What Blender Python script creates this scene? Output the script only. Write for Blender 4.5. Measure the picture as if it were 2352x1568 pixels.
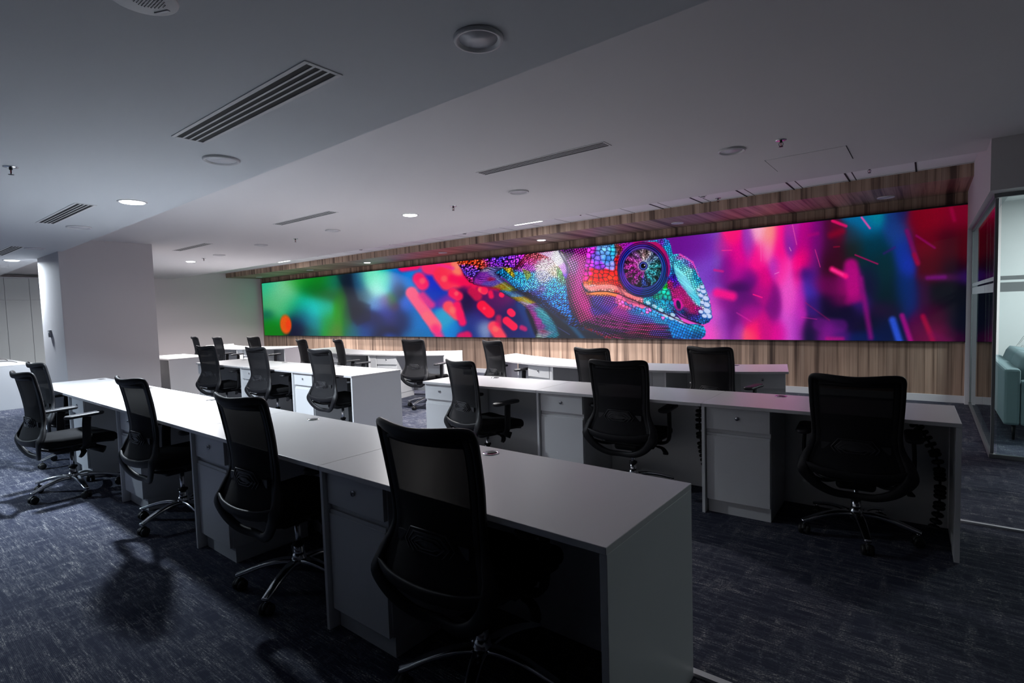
import bpy, bmesh, math, random
import numpy as np
from mathutils import Vector, Matrix

# ------------------------------------------------------------------ scene, camera, world, exposure
for o in list(bpy.data.objects): bpy.data.objects.remove(o, do_unlink=True)
scene = bpy.context.scene
COL = scene.collection
FPX, YAW, PITCH, ROLL, CAMH = 1218.35144, 0.664696711, -0.0575408866, -0.0304176051, 1.41004023
def cam_axes():
    cy, sy = math.cos(YAW), math.sin(YAW)
    f = Vector((-sy*math.cos(PITCH), cy*math.cos(PITCH), math.sin(PITCH)))
    r = Vector((cy, sy, 0)); u = r.cross(f)
    c, s = math.cos(ROLL), math.sin(ROLL)
    return c*r+s*u, -s*r+c*u, f
RX, UX, FX = cam_axes()
cd = bpy.data.cameras.new('camera'); cam = bpy.data.objects.new('camera', cd); COL.objects.link(cam)
cd.sensor_width = 36; cd.sensor_fit = 'HORIZONTAL'; cd.lens = FPX/2352*36; cd.clip_start = .05; cd.clip_end = 100
M = Matrix((( RX.x, UX.x, -FX.x, 0), (RX.y, UX.y, -FX.y, 0), (RX.z, UX.z, -FX.z, CAMH), (0, 0, 0, 1)))
cam.matrix_world = M
scene.camera = cam
w = bpy.data.worlds.new('world'); scene.world = w; w.use_nodes = True
w.node_tree.nodes['Background'].inputs[0].default_value = (.5, .6, .8, 1); w.node_tree.nodes['Background'].inputs[1].default_value = .02
scene.view_settings.view_transform = 'Standard'; scene.view_settings.look = 'None'
scene.view_settings.gamma = 1; scene.view_settings.use_curve_mapping = False
scene.view_settings.exposure = -0.2
SCREEN_STRENGTH = 1.06
LAMP_POWER = dict(front=148, far=130, mid=160, left=270, soffit=110, panel=220, room=105, fill=250)
SPREAD = math.radians(142)

# lamp light: one real disk or rectangle light inside each fixture that is switched on
def lamp(name, loc, power, size, col=(1, 1, 1), sy=None, spread=math.pi, parent=None):
    d = bpy.data.lights.new(name, 'AREA'); d.energy = power; d.color = col; d.spread = spread
    d.shape = 'DISK' if sy is None else 'RECTANGLE'; d.size = size
    if sy: d.size_y = sy
    o = bpy.data.objects.new(name, d); COL.objects.link(o); o.location = loc
    if parent: o.parent = parent
    return o
COOL = (.80, .90, 1.0); NEUT = (1.0, .965, .965)

# ------------------------------------------------------------------ materials
def mat(name):
    m = bpy.data.materials.new(name); m.use_nodes = True
    return m, m.node_tree.nodes, m.node_tree.links, m.node_tree.nodes['Principled BSDF']
def plain(name, col, rough=.5, metal=0., spec=.5, bump=0, bscale=200, coat=0):
    m, N, L, B = mat(name)
    B.inputs['Base Color'].default_value = (*col, 1); B.inputs['Roughness'].default_value = rough
    B.inputs['Metallic'].default_value = metal; B.inputs['Specular IOR Level'].default_value = spec
    B.inputs['Coat Weight'].default_value = coat
    tc = N.new('ShaderNodeTexCoord'); nz = N.new('ShaderNodeTexNoise'); nz.inputs['Scale'].default_value = bscale; nz.inputs['Detail'].default_value = 2
    L.new(tc.outputs['Object'], nz.inputs['Vector'])
    if bump:
        bp = N.new('ShaderNodeBump'); bp.inputs['Strength'].default_value = bump; bp.inputs['Distance'].default_value = .001
        L.new(nz.outputs['Fac'], bp.inputs['Height']); L.new(bp.outputs[0], B.inputs['Normal'])
    else:
        mr = N.new('ShaderNodeMapRange'); mr.inputs['To Min'].default_value = max(0, rough-.03); mr.inputs['To Max'].default_value = min(1, rough+.03)
        L.new(nz.outputs['Fac'], mr.inputs['Value']); L.new(mr.outputs[0], B.inputs['Roughness'])
    return m
def emis(name, col, s):
    m, N, L, B = mat(name); B.inputs['Base Color'].default_value = (.8, .8, .8, 1)
    B.inputs['Emission Color'].default_value = (*col, 1); B.inputs['Emission Strength'].default_value = s
    return m
MT = {}
MT['ceiling'] = plain('ceiling_paint', (.68, .665, .67), .85, bump=.05, bscale=90)
MT['ceiling_low'] = plain('low_ceiling_dimmed', (.60, .62, .64), .85, bump=.05, bscale=90)  # ceiling colour darkened and cooled: dimmer light put into the paint
MT['tile'] = None
MT['wall'] = plain('wall_paint', (.58, .555, .56), .8, bump=.06, bscale=120)
MT['darkwall'] = plain('dark_unseen_wall', (.05, .05, .055), .8)  # for the unseen walls, made dark to lower bounced light
MT['column'] = plain('column_paint', (.70, .72, .76), .7, bump=.05, bscale=120)
MT['leftwall'] = plain('left_wall_paint', (.74, .67, .69), .85, bump=.05, bscale=120)
MT['white'] = plain('white_laminate', (.74, .75, .76), .34, spec=.45)
MT['desk'] = plain('desktop_laminate', (.72, .715, .72), .34, spec=.5, bump=.02, bscale=60)
MT['trim'] = plain('white_trim', (.62, .63, .66), .4)
MT['cabinet'] = plain('cabinet_white', (.64, .68, .68), .45)
MT['plastic'] = plain('black_plastic', (.011, .011, .013), .5, spec=.3)
MT['plastic2'] = plain('charcoal_plastic', (.03, .03, .034), .45)
MT['fabric'] = plain('black_fabric', (.009, .009, .010), .95, spec=.2, bump=.6, bscale=900)
MT['chrome'] = plain('polished_aluminium', (.72, .73, .75), .16, metal=1)
MT['darkmetal'] = plain('dark_metal', (.05, .05, .055), .35, metal=1)
MT['rubber'] = plain('black_rubber', (.01, .01, .01), .5)
MT['slot'] = plain('vent_dark', (.004, .004, .005), .8)
MT['grille'] = plain('grille_white', (.62, .62, .63), .5)
MT['grey_grille'] = plain('grille_grey', (.30, .30, .31), .6)
MT['aluminium'] = plain('window_aluminium', (.22, .24, .25), .4, metal=.5)
MT['lens_off'] = plain('lamp_lens_off', (.60, .60, .64), .35)
MT['lamp_on'] = emis('lamp_lens_lit', (1, 1, 1), 14)
MT['sofa'] = plain('sea_green_upholstery', (.20, .27, .285), .9, bump=.5, bscale=700)
MT['leaf'] = plain('dark_leaf', (.02, .035, .02), .5)
MT['pot'] = plain('pot_grey', (.3, .3, .3), .6)
MT['red'] = plain('sprinkler_bulb', (.5, .02, .02), .3)
MT['roomwall'] = plain('room_wall_paint', (.80, .80, .79), .8, bump=.04)
MT['roomgrey'] = plain('mirrored_screen_grey', (.25, .29, .28), .7)
MT['cable'] = plain('teal_cable', (.03, .12, .12), .5)
MT['frame_black'] = plain('screen_frame', (.008, .008, .009), .5)

def mesh_mat():
    m, N, L, B = mat('chair_mesh')
    B.inputs['Base Color'].default_value = (.012, .012, .014, 1); B.inputs['Roughness'].default_value = .8; B.inputs['Specular IOR Level'].default_value = .25
    out = N['Material Output']; tr = N.new('ShaderNodeBsdfTransparent'); mx = N.new('ShaderNodeMixShader')
    tc = N.new('ShaderNodeTexCoord'); wv = N.new('ShaderNodeTexNoise'); wv.inputs['Scale'].default_value = 1400
    mp = N.new('ShaderNodeMapping'); mp.inputs['Scale'].default_value = (1, 1, .3)
    L.new(tc.outputs['Object'], mp.inputs[0]); L.new(mp.outputs[0], wv.inputs['Vector'])
    mr = N.new('ShaderNodeMapRange'); mr.inputs['From Min'].default_value = .3; mr.inputs['From Max'].default_value = .7
    mr.inputs['To Min'].default_value = .982; mr.inputs['To Max'].default_value = 1.0
    L.new(wv.outputs['Fac'], mr.inputs['Value']); L.new(mr.outputs[0], mx.inputs[0]); L.new(tr.outputs[0], mx.inputs[1]); L.new(B.outputs[0], mx.inputs[2])
    L.new(mx.outputs[0], out.inputs['Surface'])
    return m
MT['mesh'] = mesh_mat()

def glass_mat():
    m, N, L, B = mat('clear_glass'); out = N['Material Output']
    g = N.new('ShaderNodeBsdfGlossy'); g.inputs['Roughness'].default_value = .01; g.inputs['Color'].default_value = (.9, .95, .95, 1)
    t = N.new('ShaderNodeBsdfTransparent'); t.inputs['Color'].default_value = (.86, .92, .92, 1)
    fr = N.new('ShaderNodeFresnel'); fr.inputs['IOR'].default_value = 1.22; mx = N.new('ShaderNodeMixShader')
    L.new(fr.outputs[0], mx.inputs[0]); L.new(t.outputs[0], mx.inputs[1]); L.new(g.outputs[0], mx.inputs[2]); L.new(mx.outputs[0], out.inputs['Surface'])
    return m
MT['glass'] = glass_mat()
def frost_mat():
    m, N, L, B = mat('frosted_film'); out = N['Material Output']
    t = N.new('ShaderNodeBsdfTransparent'); mx = N.new('ShaderNodeMixShader'); mx.inputs[0].default_value = .55
    B.inputs['Base Color'].default_value = (.6, .66, .67, 1); B.inputs['Roughness'].default_value = .7
    L.new(t.outputs[0], mx.inputs[1]); L.new(B.outputs[0], mx.inputs[2]); L.new(mx.outputs[0], out.inputs['Surface'])
    return m
MT['frost'] = frost_mat()

def ramp(N, pts, interp='LINEAR'):
    r = N.new('ShaderNodeValToRGB'); r.color_ramp.interpolation = interp
    els = r.color_ramp.elements
    while len(els) < len(pts): els.new(.5)
    for e, (p, c) in zip(els, pts): e.position = p; e.color = (*c, 1)
    return r
def wood_mat():
    m, N, L, B = mat('wood_veneer')
    tc = N.new('ShaderNodeTexCoord'); sp = N.new('ShaderNodeSeparateXYZ'); L.new(tc.outputs['Object'], sp.inputs[0])
    ad = N.new('ShaderNodeMath'); ad.operation = 'ADD'; L.new(sp.outputs['Y'], ad.inputs[0]); L.new(sp.outputs['Z'], ad.inputs[1])
    def vec(kx, kz, off=0):
        a = N.new('ShaderNodeMath'); a.operation = 'MULTIPLY'; a.inputs[1].default_value = kx; L.new(sp.outputs['X'], a.inputs[0])
        b = N.new('ShaderNodeMath'); b.operation = 'MULTIPLY'; b.inputs[1].default_value = kz; L.new(ad.outputs[0], b.inputs[0])
        c = N.new('ShaderNodeCombineXYZ'); L.new(a.outputs[0], c.inputs[0]); L.new(b.outputs[0], c.inputs[1]); c.inputs[2].default_value = off
        return c
    n1 = N.new('ShaderNodeTexNoise'); n1.inputs['Scale'].default_value = 1; n1.inputs['Detail'].default_value = 4; n1.inputs['Distortion'].default_value = .25; L.new(vec(11, .30).outputs[0], n1.inputs['Vector'])
    n2 = N.new('ShaderNodeTexNoise'); n2.inputs['Scale'].default_value = 1; n2.inputs['Detail'].default_value = 5; L.new(vec(60, 1.4, 3).outputs[0], n2.inputs['Vector'])
    vo = N.new('ShaderNodeTexVoronoi'); vo.voronoi_dimensions = '1D'; vo.inputs['Scale'].default_value = 7.5; L.new(sp.outputs['X'], vo.inputs['W'])
    r1 = ramp(N, [(.30, (.075, .043, .033)), (.39, (.20, .135, .10)), (.47, (.40, .285, .215)), (.58, (.47, .345, .265)), (.75, (.56, .43, .34))]); L.new(n1.outputs['Fac'], r1.inputs[0])
    r2 = ramp(N, [(.25, (.55, .55, .55)), (.6, (1, 1, 1))]); L.new(n2.outputs['Fac'], r2.inputs[0])
    m1 = N.new('ShaderNodeMix'); m1.data_type = 'RGBA'; m1.blend_type = 'MULTIPLY'; m1.inputs[0].default_value = .6
    L.new(r1.outputs[0], m1.inputs[6]); L.new(r2.outputs[0], m1.inputs[7])
    r3 = ramp(N, [(0, (.72, .68, .66)), (1, (1.12, 1.06, 1.02))]); s3 = N.new('ShaderNodeSeparateColor'); L.new(vo.outputs['Color'], s3.inputs[0]); L.new(s3.outputs[0], r3.inputs[0])
    m2 = N.new('ShaderNodeMix'); m2.data_type = 'RGBA'; m2.blend_type = 'MULTIPLY'; m2.inputs[0].default_value = 1
    L.new(m1.outputs[2], m2.inputs[6]); L.new(r3.outputs[0], m2.inputs[7])
    v2 = N.new('ShaderNodeTexVoronoi'); v2.voronoi_dimensions = '1D'; v2.feature = 'DISTANCE_TO_EDGE'; v2.inputs['Scale'].default_value = 7.5; L.new(sp.outputs['X'], v2.inputs['W'])
    r4 = ramp(N, [(0, (.35, .3, .28)), (.05, (1, 1, 1))]); L.new(v2.outputs['Distance'], r4.inputs[0])
    m3 = N.new('ShaderNodeMix'); m3.data_type = 'RGBA'; m3.blend_type = 'MULTIPLY'; m3.inputs[0].default_value = .7
    L.new(m2.outputs[2], m3.inputs[6]); L.new(r4.outputs[0], m3.inputs[7]); L.new(m3.outputs[2], B.inputs['Base Color'])
    B.inputs['Roughness'].default_value = .55
    return m
MT['wood'] = wood_mat()
def carpet_mat():
    m, N, L, B = mat('woven_carpet_tiles')
    tc = N.new('ShaderNodeTexCoord')
    def nz(sx, sy, det=3, off=0):
        mp = N.new('ShaderNodeMapping'); mp.inputs['Scale'].default_value = (sx, sy, 1); mp.inputs['Location'].default_value = (off, off*.7, 0)
        n = N.new('ShaderNodeTexNoise'); n.inputs['Scale'].default_value = 1; n.inputs['Detail'].default_value = det; n.inputs['Roughness'].default_value = .65
        L.new(tc.outputs['Object'], mp.inputs[0]); L.new(mp.outputs[0], n.inputs['Vector']); return n
    a = nz(3.2, 30, 5); b = nz(17, 3.6, 5, 7); c = nz(130, 130, 2, 3); big = nz(5, 7, 3, 11); d = nz(13, 150, 3, 21)
    mx = N.new('ShaderNodeMath'); mx.operation = 'MAXIMUM'
    def sub(n, thr, gain):
        s = N.new('ShaderNodeMapRange'); s.inputs['From Min'].default_value = thr; s.inputs['From Max'].default_value = thr+gain; L.new(n.outputs['Fac'], s.inputs['Value']); return s
    A1 = sub(a, .44, .16); B1 = sub(b, .47, .16); L.new(A1.outputs[0], mx.inputs[0]); L.new(B1.outputs[0], mx.inputs[1])
    D1 = sub(d, .38, .25)
    mu = N.new('ShaderNodeMath'); mu.operation = 'MULTIPLY'; L.new(mx.outputs[0], mu.inputs[0]); L.new(D1.outputs[0], mu.inputs[1])
    C1 = sub(c, .35, .3); m2 = N.new('ShaderNodeMath'); m2.operation = 'MULTIPLY'; L.new(mu.outputs[0], m2.inputs[0]); L.new(C1.outputs[0], m2.inputs[1])
    bg = N.new('ShaderNodeMapRange'); bg.inputs['From Min'].default_value = .35; bg.inputs['From Max'].default_value = .65; bg.inputs['To Min'].default_value = .45; bg.inputs['To Max'].default_value = 1.4; L.new(big.outputs['Fac'], bg.inputs['Value'])
    m3 = N.new('ShaderNodeMath'); m3.operation = 'MULTIPLY'; m3.use_clamp = True; L.new(m2.outputs[0], m3.inputs[0]); L.new(bg.outputs[0], m3.inputs[1])
    r = ramp(N, [(0, (.033, .038, .062)), (.35, (.115, .12, .145)), (1, (.43, .42, .40))]); L.new(m3.outputs[0], r.inputs[0])
    L.new(r.outputs[0], B.inputs['Base Color']); B.inputs['Roughness'].default_value = .95; B.inputs['Specular IOR Level'].default_value = .1
    wv = N.new('ShaderNodeTexWave'); wv.inputs['Scale'].default_value = 60; wv.bands_direction = 'Y'; L.new(tc.outputs['Object'], wv.inputs['Vector'])
    bp = N.new('ShaderNodeBump'); bp.inputs['Strength'].default_value = .5; bp.inputs['Distance'].default_value = .002; L.new(wv.outputs['Fac'], bp.inputs['Height']); L.new(bp.outputs[0], B.inputs['Normal'])
    return m
MT['carpet'] = carpet_mat()
def tile_mat():
    m, N, L, B = mat('ceiling_tiles')
    tc = N.new('ShaderNodeTexCoord'); br = N.new('ShaderNodeTexBrick'); br.offset = 0; br.squash = 1
    mp = N.new('ShaderNodeMapping'); mp.inputs['Location'].default_value = (-TILE_X, -TILE_Y, 0)
    br.inputs['Scale'].default_value = 1; br.inputs['Brick Width'].default_value = .6; br.inputs['Row Height'].default_value = .6; br.inputs['Mortar Size'].default_value = .007; br.inputs['Mortar Smooth'].default_value = 0
    br.inputs['Color1'].default_value = (.88, .88, .88, 1); br.inputs['Color2'].default_value = (.84, .84, .84, 1); br.inputs['Mortar'].default_value = (.06, .06, .06, 1)
    L.new(tc.outputs['Object'], mp.inputs[0]); L.new(mp.outputs[0], br.inputs['Vector']); L.new(br.outputs['Color'], B.inputs['Base Color']); B.inputs['Roughness'].default_value = .8
    return m
TILE_X, TILE_Y = -.12, 7.40
MT['tile'] = tile_mat()

# ------------------------------------------------------------------ mesh helpers
class MB:
    def __init__(s): s.v = []; s.f = []; s.sm = []
    def add(s, vs, fs, smooth=False, M=None):
        n = len(s.v)
        for p in vs: s.v.append(tuple(M @ Vector(p)) if M is not None else tuple(p))
        for f in fs: s.f.append([n+i for i in f]); s.sm.append(smooth)
        return s
    def box(s, x0, x1, y0, y1, z0, z1, M=None):
        return s.add([(x0,y0,z0),(x1,y0,z0),(x1,y1,z0),(x0,y1,z0),(x0,y0,z1),(x1,y0,z1),(x1,y1,z1),(x0,y1,z1)],
                     [(3,2,1,0),(4,5,6,7),(0,1,5,4),(1,2,6,5),(2,3,7,6),(3,0,4,7)], False, M)
    def prism(s, P, z0, z1):
        n = len(P); a = sum(P[i][0]*P[(i+1)%n][1]-P[(i+1)%n][0]*P[i][1] for i in range(n))
        if a < 0: P = P[::-1]
        return s.add([(x,y,z0) for x,y in P]+[(x,y,z1) for x,y in P], [list(range(n))[::-1], [n+i for i in range(n)]]+[(i,(i+1)%n,n+(i+1)%n,n+i) for i in range(n)])
    def lathe(s, prof, seg=24, M=None, smooth=True, caps=True):
        vs = []; fs = []
        for r, z in prof:
            for k in range(seg): a = 2*math.pi*k/seg; vs.append((r*math.cos(a), r*math.sin(a), z))
        for i in range(len(prof)-1):
            for k in range(seg): a = i*seg+k; b = i*seg+(k+1)%seg; fs.append((a, b, b+seg, a+seg))
        if caps: fs.append(list(range(seg))[::-1]); fs.append([(len(prof)-1)*seg+k for k in range(seg)])
        return s.add(vs, fs, smooth, M)
    def cyl(s, p, q, r, r2=None, seg=16):
        p, q = Vector(p), Vector(q); d = q-p; Mx = Matrix.Translation(p) @ d.to_track_quat('Z', 'Y').to_matrix().to_4x4()
        return s.lathe([(r, 0), (r if r2 is None else r2, d.length)], seg, Mx)
    def sweep(s, P, wid, thk, up=None, closed=False, seg=10, power=2.6):
        """rounded section swept along P; wid, thk = half sizes (number or list)"""
        P = [Vector(p) for p in P]; n = len(P); vs = []; fs = []
        W = wid if isinstance(wid, (list, tuple)) else [wid]*n; T = thk if isinstance(thk, (list, tuple)) else [thk]*n
        for i in range(n):
            t = (P[(i+1) % n]-P[(i-1) % n]) if closed else (P[min(i+1, n-1)]-P[max(i-1, 0)]); t.normalize()
            U = Vector(up[i] if isinstance(up, list) else (up or (0, 0, 1))); side = t.cross(U)
            if side.length < 1e-4: side = t.cross(Vector((1, 0, 0)))
            side.normalize(); nn = side.cross(t)
            for k in range(seg):
                a = 2*math.pi*k/seg; ca, sa = math.cos(a), math.sin(a)
                x = abs(ca)**(2/power)*(1 if ca >= 0 else -1); y = abs(sa)**(2/power)*(1 if sa >= 0 else -1)
                vs.append(tuple(P[i]+side*(x*W[i])+nn*(y*T[i])))
        m = n if closed else n-1
        for i in range(m):
            for k in range(seg):
                a = i*seg+k; b = i*seg+(k+1) % seg; c = ((i+1) % n)*seg; fs.append((a, c+k, c+(k+1) % seg, b))
        if not closed: fs.append([k for k in range(seg)]); fs.append([(n-1)*seg+k for k in range(seg)][::-1])
        return s.add(vs, fs, True)
    def pad(s, x0, x1, y0, y1, z0, z1, r, edge, M=None, seg=6, warp=None):
        """cushion: rounded rectangle with rolled edge"""
        prof = [(edge, 0), (edge*.35, .12), (0, .35), (0, .65), (edge*.35, .88), (edge, 1)]
        rings = []
        for ins, t in prof:
            R = max(r-ins, .003); ring = []
            for (cx, cy, a0) in [(x1-ins-R, y1-ins-R, 0), (x0+ins+R, y1-ins-R, 90), (x0+ins+R, y0+ins+R, 180), (x1-ins-R, y0+ins+R, 270)]:
                for k in range(seg+1): a = math.radians(a0+90*k/seg); ring.append((cx+R*math.cos(a), cy+R*math.sin(a), z0+(z1-z0)*t))
            rings.append(ring)
        if warp: rings = [[warp(p) for p in ring] for ring in rings]
        n = len(rings[0]); vs = [p for ring in rings for p in ring]; fs = []
        for i in range(len(rings)-1):
            for k in range(n): fs.append((i*n+k, i*n+(k+1) % n, (i+1)*n+(k+1) % n, (i+1)*n+k))
        fs.append(list(range(n))[::-1]); fs.append([(len(rings)-1)*n+k for k in range(n)])
        return s.add(vs, fs, True, M)
    def build(s, name, m, parent=None, bevel=0, loc=None):
        me = bpy.data.meshes.new(name); me.from_pydata(s.v, [], s.f); me.materials.append(m)
        me.polygons.foreach_set('use_smooth', s.sm); me.update()
        o = bpy.data.objects.new(name, me); COL.objects.link(o)
        if parent: o.parent = parent
        if loc: o.location = loc
        if bevel:
            b = o.modifiers.new('bevel', 'BEVEL'); b.width = bevel; b.segments = 2; b.limit_method = 'ANGLE'; b.angle_limit = math.radians(50)
        return o
def crom(P, n=6, closed=False):
    P = [Vector(p) for p in P]; out = []; m = len(P)
    for i in range(m if closed else m-1):
        g = lambda k: P[k % m] if closed else P[min(max(k, 0), m-1)]
        a, b, c, d = g(i-1), g(i), g(i+1), g(i+2)
        for k in range(n):
            t = k/n; out.append(.5*((2*b)+(c-a)*t+(2*a-5*b+4*c-d)*t*t+(3*b-a-3*c+d)*t**3))
    if not closed: out.append(P[-1])
    return out
def tag(o, label=None, cat=None, group=None, kind=None):
    if label: o['label'] = label
    if cat: o['category'] = cat
    if group: o['group'] = group
    if kind: o['kind'] = kind
    return o
def thing(name, label, cat, loc=(0, 0, 0), rz=0, group=None):
    o = bpy.data.objects.new(name, None); COL.objects.link(o); o.location = loc; o.rotation_euler = (0, 0, rz); o.empty_display_size = .1
    return tag(o, label, cat, group)
def kids(o): return [c for c in list(COL.objects) if c.parent == o]
def copy_tree(o, parent=None):
    c = o.copy(); COL.objects.link(c); c.parent = parent
    for ch in kids(o):
        if ch.type != 'LIGHT': copy_tree(ch, c)
    return c
def struct(name, mb, m, bevel=0): return tag(mb.build(name, m, None, bevel), kind='structure')

# ------------------------------------------------------------------ room shell
WALL_Y, SOF_Y, LEFT_X, RIGHT_X = 9.20, 8.05, -18.17, .42
Z_LOW, Z_UP, Z_TILE, Z_SOF = 2.50, 2.70, 2.92, 2.775
GYP_Y = 6.40
struct('floor', MB().box(-20.5, 5, -4.5, 10, -.12, 0), MT['carpet'])
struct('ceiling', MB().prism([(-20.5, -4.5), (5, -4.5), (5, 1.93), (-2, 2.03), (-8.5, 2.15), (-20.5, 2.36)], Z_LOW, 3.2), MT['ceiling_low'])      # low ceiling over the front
struct('ceiling', MB().prism([(-20.5, 2.36), (-8.5, 2.15), (-2, 2.03), (5, 1.93), (5, GYP_Y-.02), (-20.5, GYP_Y+.12)], Z_UP, 3.2), MT['ceiling'])
struct('ceiling', MB().box(-20.5, RIGHT_X, GYP_Y-.02, SOF_Y+.02, Z_TILE, 3.2), MT['tile'])
struct('ceiling', MB().box(RIGHT_X, 5, GYP_Y-.02, 10, 2.6, 3.2), MT['roomwall'])
struct('wall_back', MB().box(LEFT_X-.2, .40, WALL_Y, WALL_Y+.2, 0, 3.2), MT['wood'])
struct('trim_1', MB().box(LEFT_X-.02, .40, SOF_Y, WALL_Y, Z_SOF, 3.1), MT['wood'])                                    # timber box above the screen
struct('wall_left', MB().box(LEFT_X-.25, LEFT_X, -4.5, WALL_Y+.2, 0, 3.2), MT['leftwall'])
struct('wall_front', MB().box(-20.5, 5, -4.7, -4.5, 0, 3.2), MT['darkwall'])
struct('wall_right', MB().box(4.5, 4.7, -4.5, 5.95, 0, 3.2), MT['darkwall'])
struct('wall_right', MB().box(4.5, 4.7, 5.95, 10, 0, 3.2), MT['roomwall'])
# projecting wall behind the long front row
struct('wall_centre', MB().box(-11.5, -10.2, 2.13, 3.36, 0, 2.9), MT['wall'], .004)
# skirting
struct('baseboard_back', MB().box(LEFT_X, .42, WALL_Y-.018, WALL_Y, 0, .10), MT['trim'], .003)
struct('baseboard_left', MB().box(LEFT_X, LEFT_X+.015, -3, WALL_Y, 0, .10), MT['trim'], .003)
# glazed room on the right: bulkhead, posts, panes, tracks
bk = MB().box(.40, .55, 6.25, WALL_Y+.2, 2.28, 3.2).box(.40, 5, 5.95, 6.25, 2.28, 3.2)
struct('wall_bulkhead', bk, MT['wall'])
struct('trim_2', MB().box(.40, .50, WALL_Y-.10, WALL_Y+.1, 0, 2.28), MT['trim'])
GX, GY = .46, 6.17
def pane(name, x0, x1, y0, y1, along):
    o = tag(MB().box(x0, x1, y0, y1, .03, 2.26).build(name, MT['glass']), kind='structure')
    f = MB()
    for z0, z1 in ((1.445, 1.525), (1.545, 1.58)):
        if along == 'y': f.box(x0-.0015, x0-.0005, y0, y1, z0, z1)
        else: f.box(x0, x1, y0-.0015, y0-.0005, z0, z1)
    f.build('frosted_stripe', MT['frost'], o)
    return o
pane('window_1', GX-.006, GX+.006, GY+.03, 7.15, 'y')
pane('window_2', GX-.006, GX+.006, 7.16, WALL_Y-.16, 'y')
pane('window_3', GX+.03, 4.5, GY-.006, GY+.006, 'x')
tr = MB().box(GX-.02, GX+.02, GY+.02, WALL_Y-.1, 0, .035).box(GX-.02, 4.5, GY-.02, GY+.02, 0, .035).box(GX-.02, GX+.02, GY+.02, WALL_Y-.1, 2.245, 2.28).box(GX-.02, 4.5, GY-.02, GY+.02, 2.245, 2.28)
struct('trim_3', tr, MT['aluminium'], .002)
struct('trim_4', MB().box(GX-.012, GX+.012, GY-.012, GY+.012, .04, 2.24).box(GX-.015, GX+.015, WALL_Y-.17, WALL_Y-.10, .04, 2.24), MT['aluminium'], .002)
struct('trim_5', MB().box(-.75, 4.5, 4.28, 4.305, 0, .012), MT['trim'])
struct('trim_6', MB().box(-.75, 4.5, 1.935, 1.965, 0, .012), MT['trim'])
struct('wall_room', MB().box(.55, 5, WALL_Y, WALL_Y+.2, 0, 3.2), MT['roomwall'])
struct('wall_mirrored_wood', MB().box(.55, .67, WALL_Y-.012, WALL_Y, 0, .82), MT['wood'])  # wood strip standing in for the wood wall mirrored in the glass
struct('trim_7', MB().box(.55, .67, WALL_Y-.012, WALL_Y, .82, 2.6), MT['roomgrey'])  # grey strip standing in for the unlit screen mirrored in the glass
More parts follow.
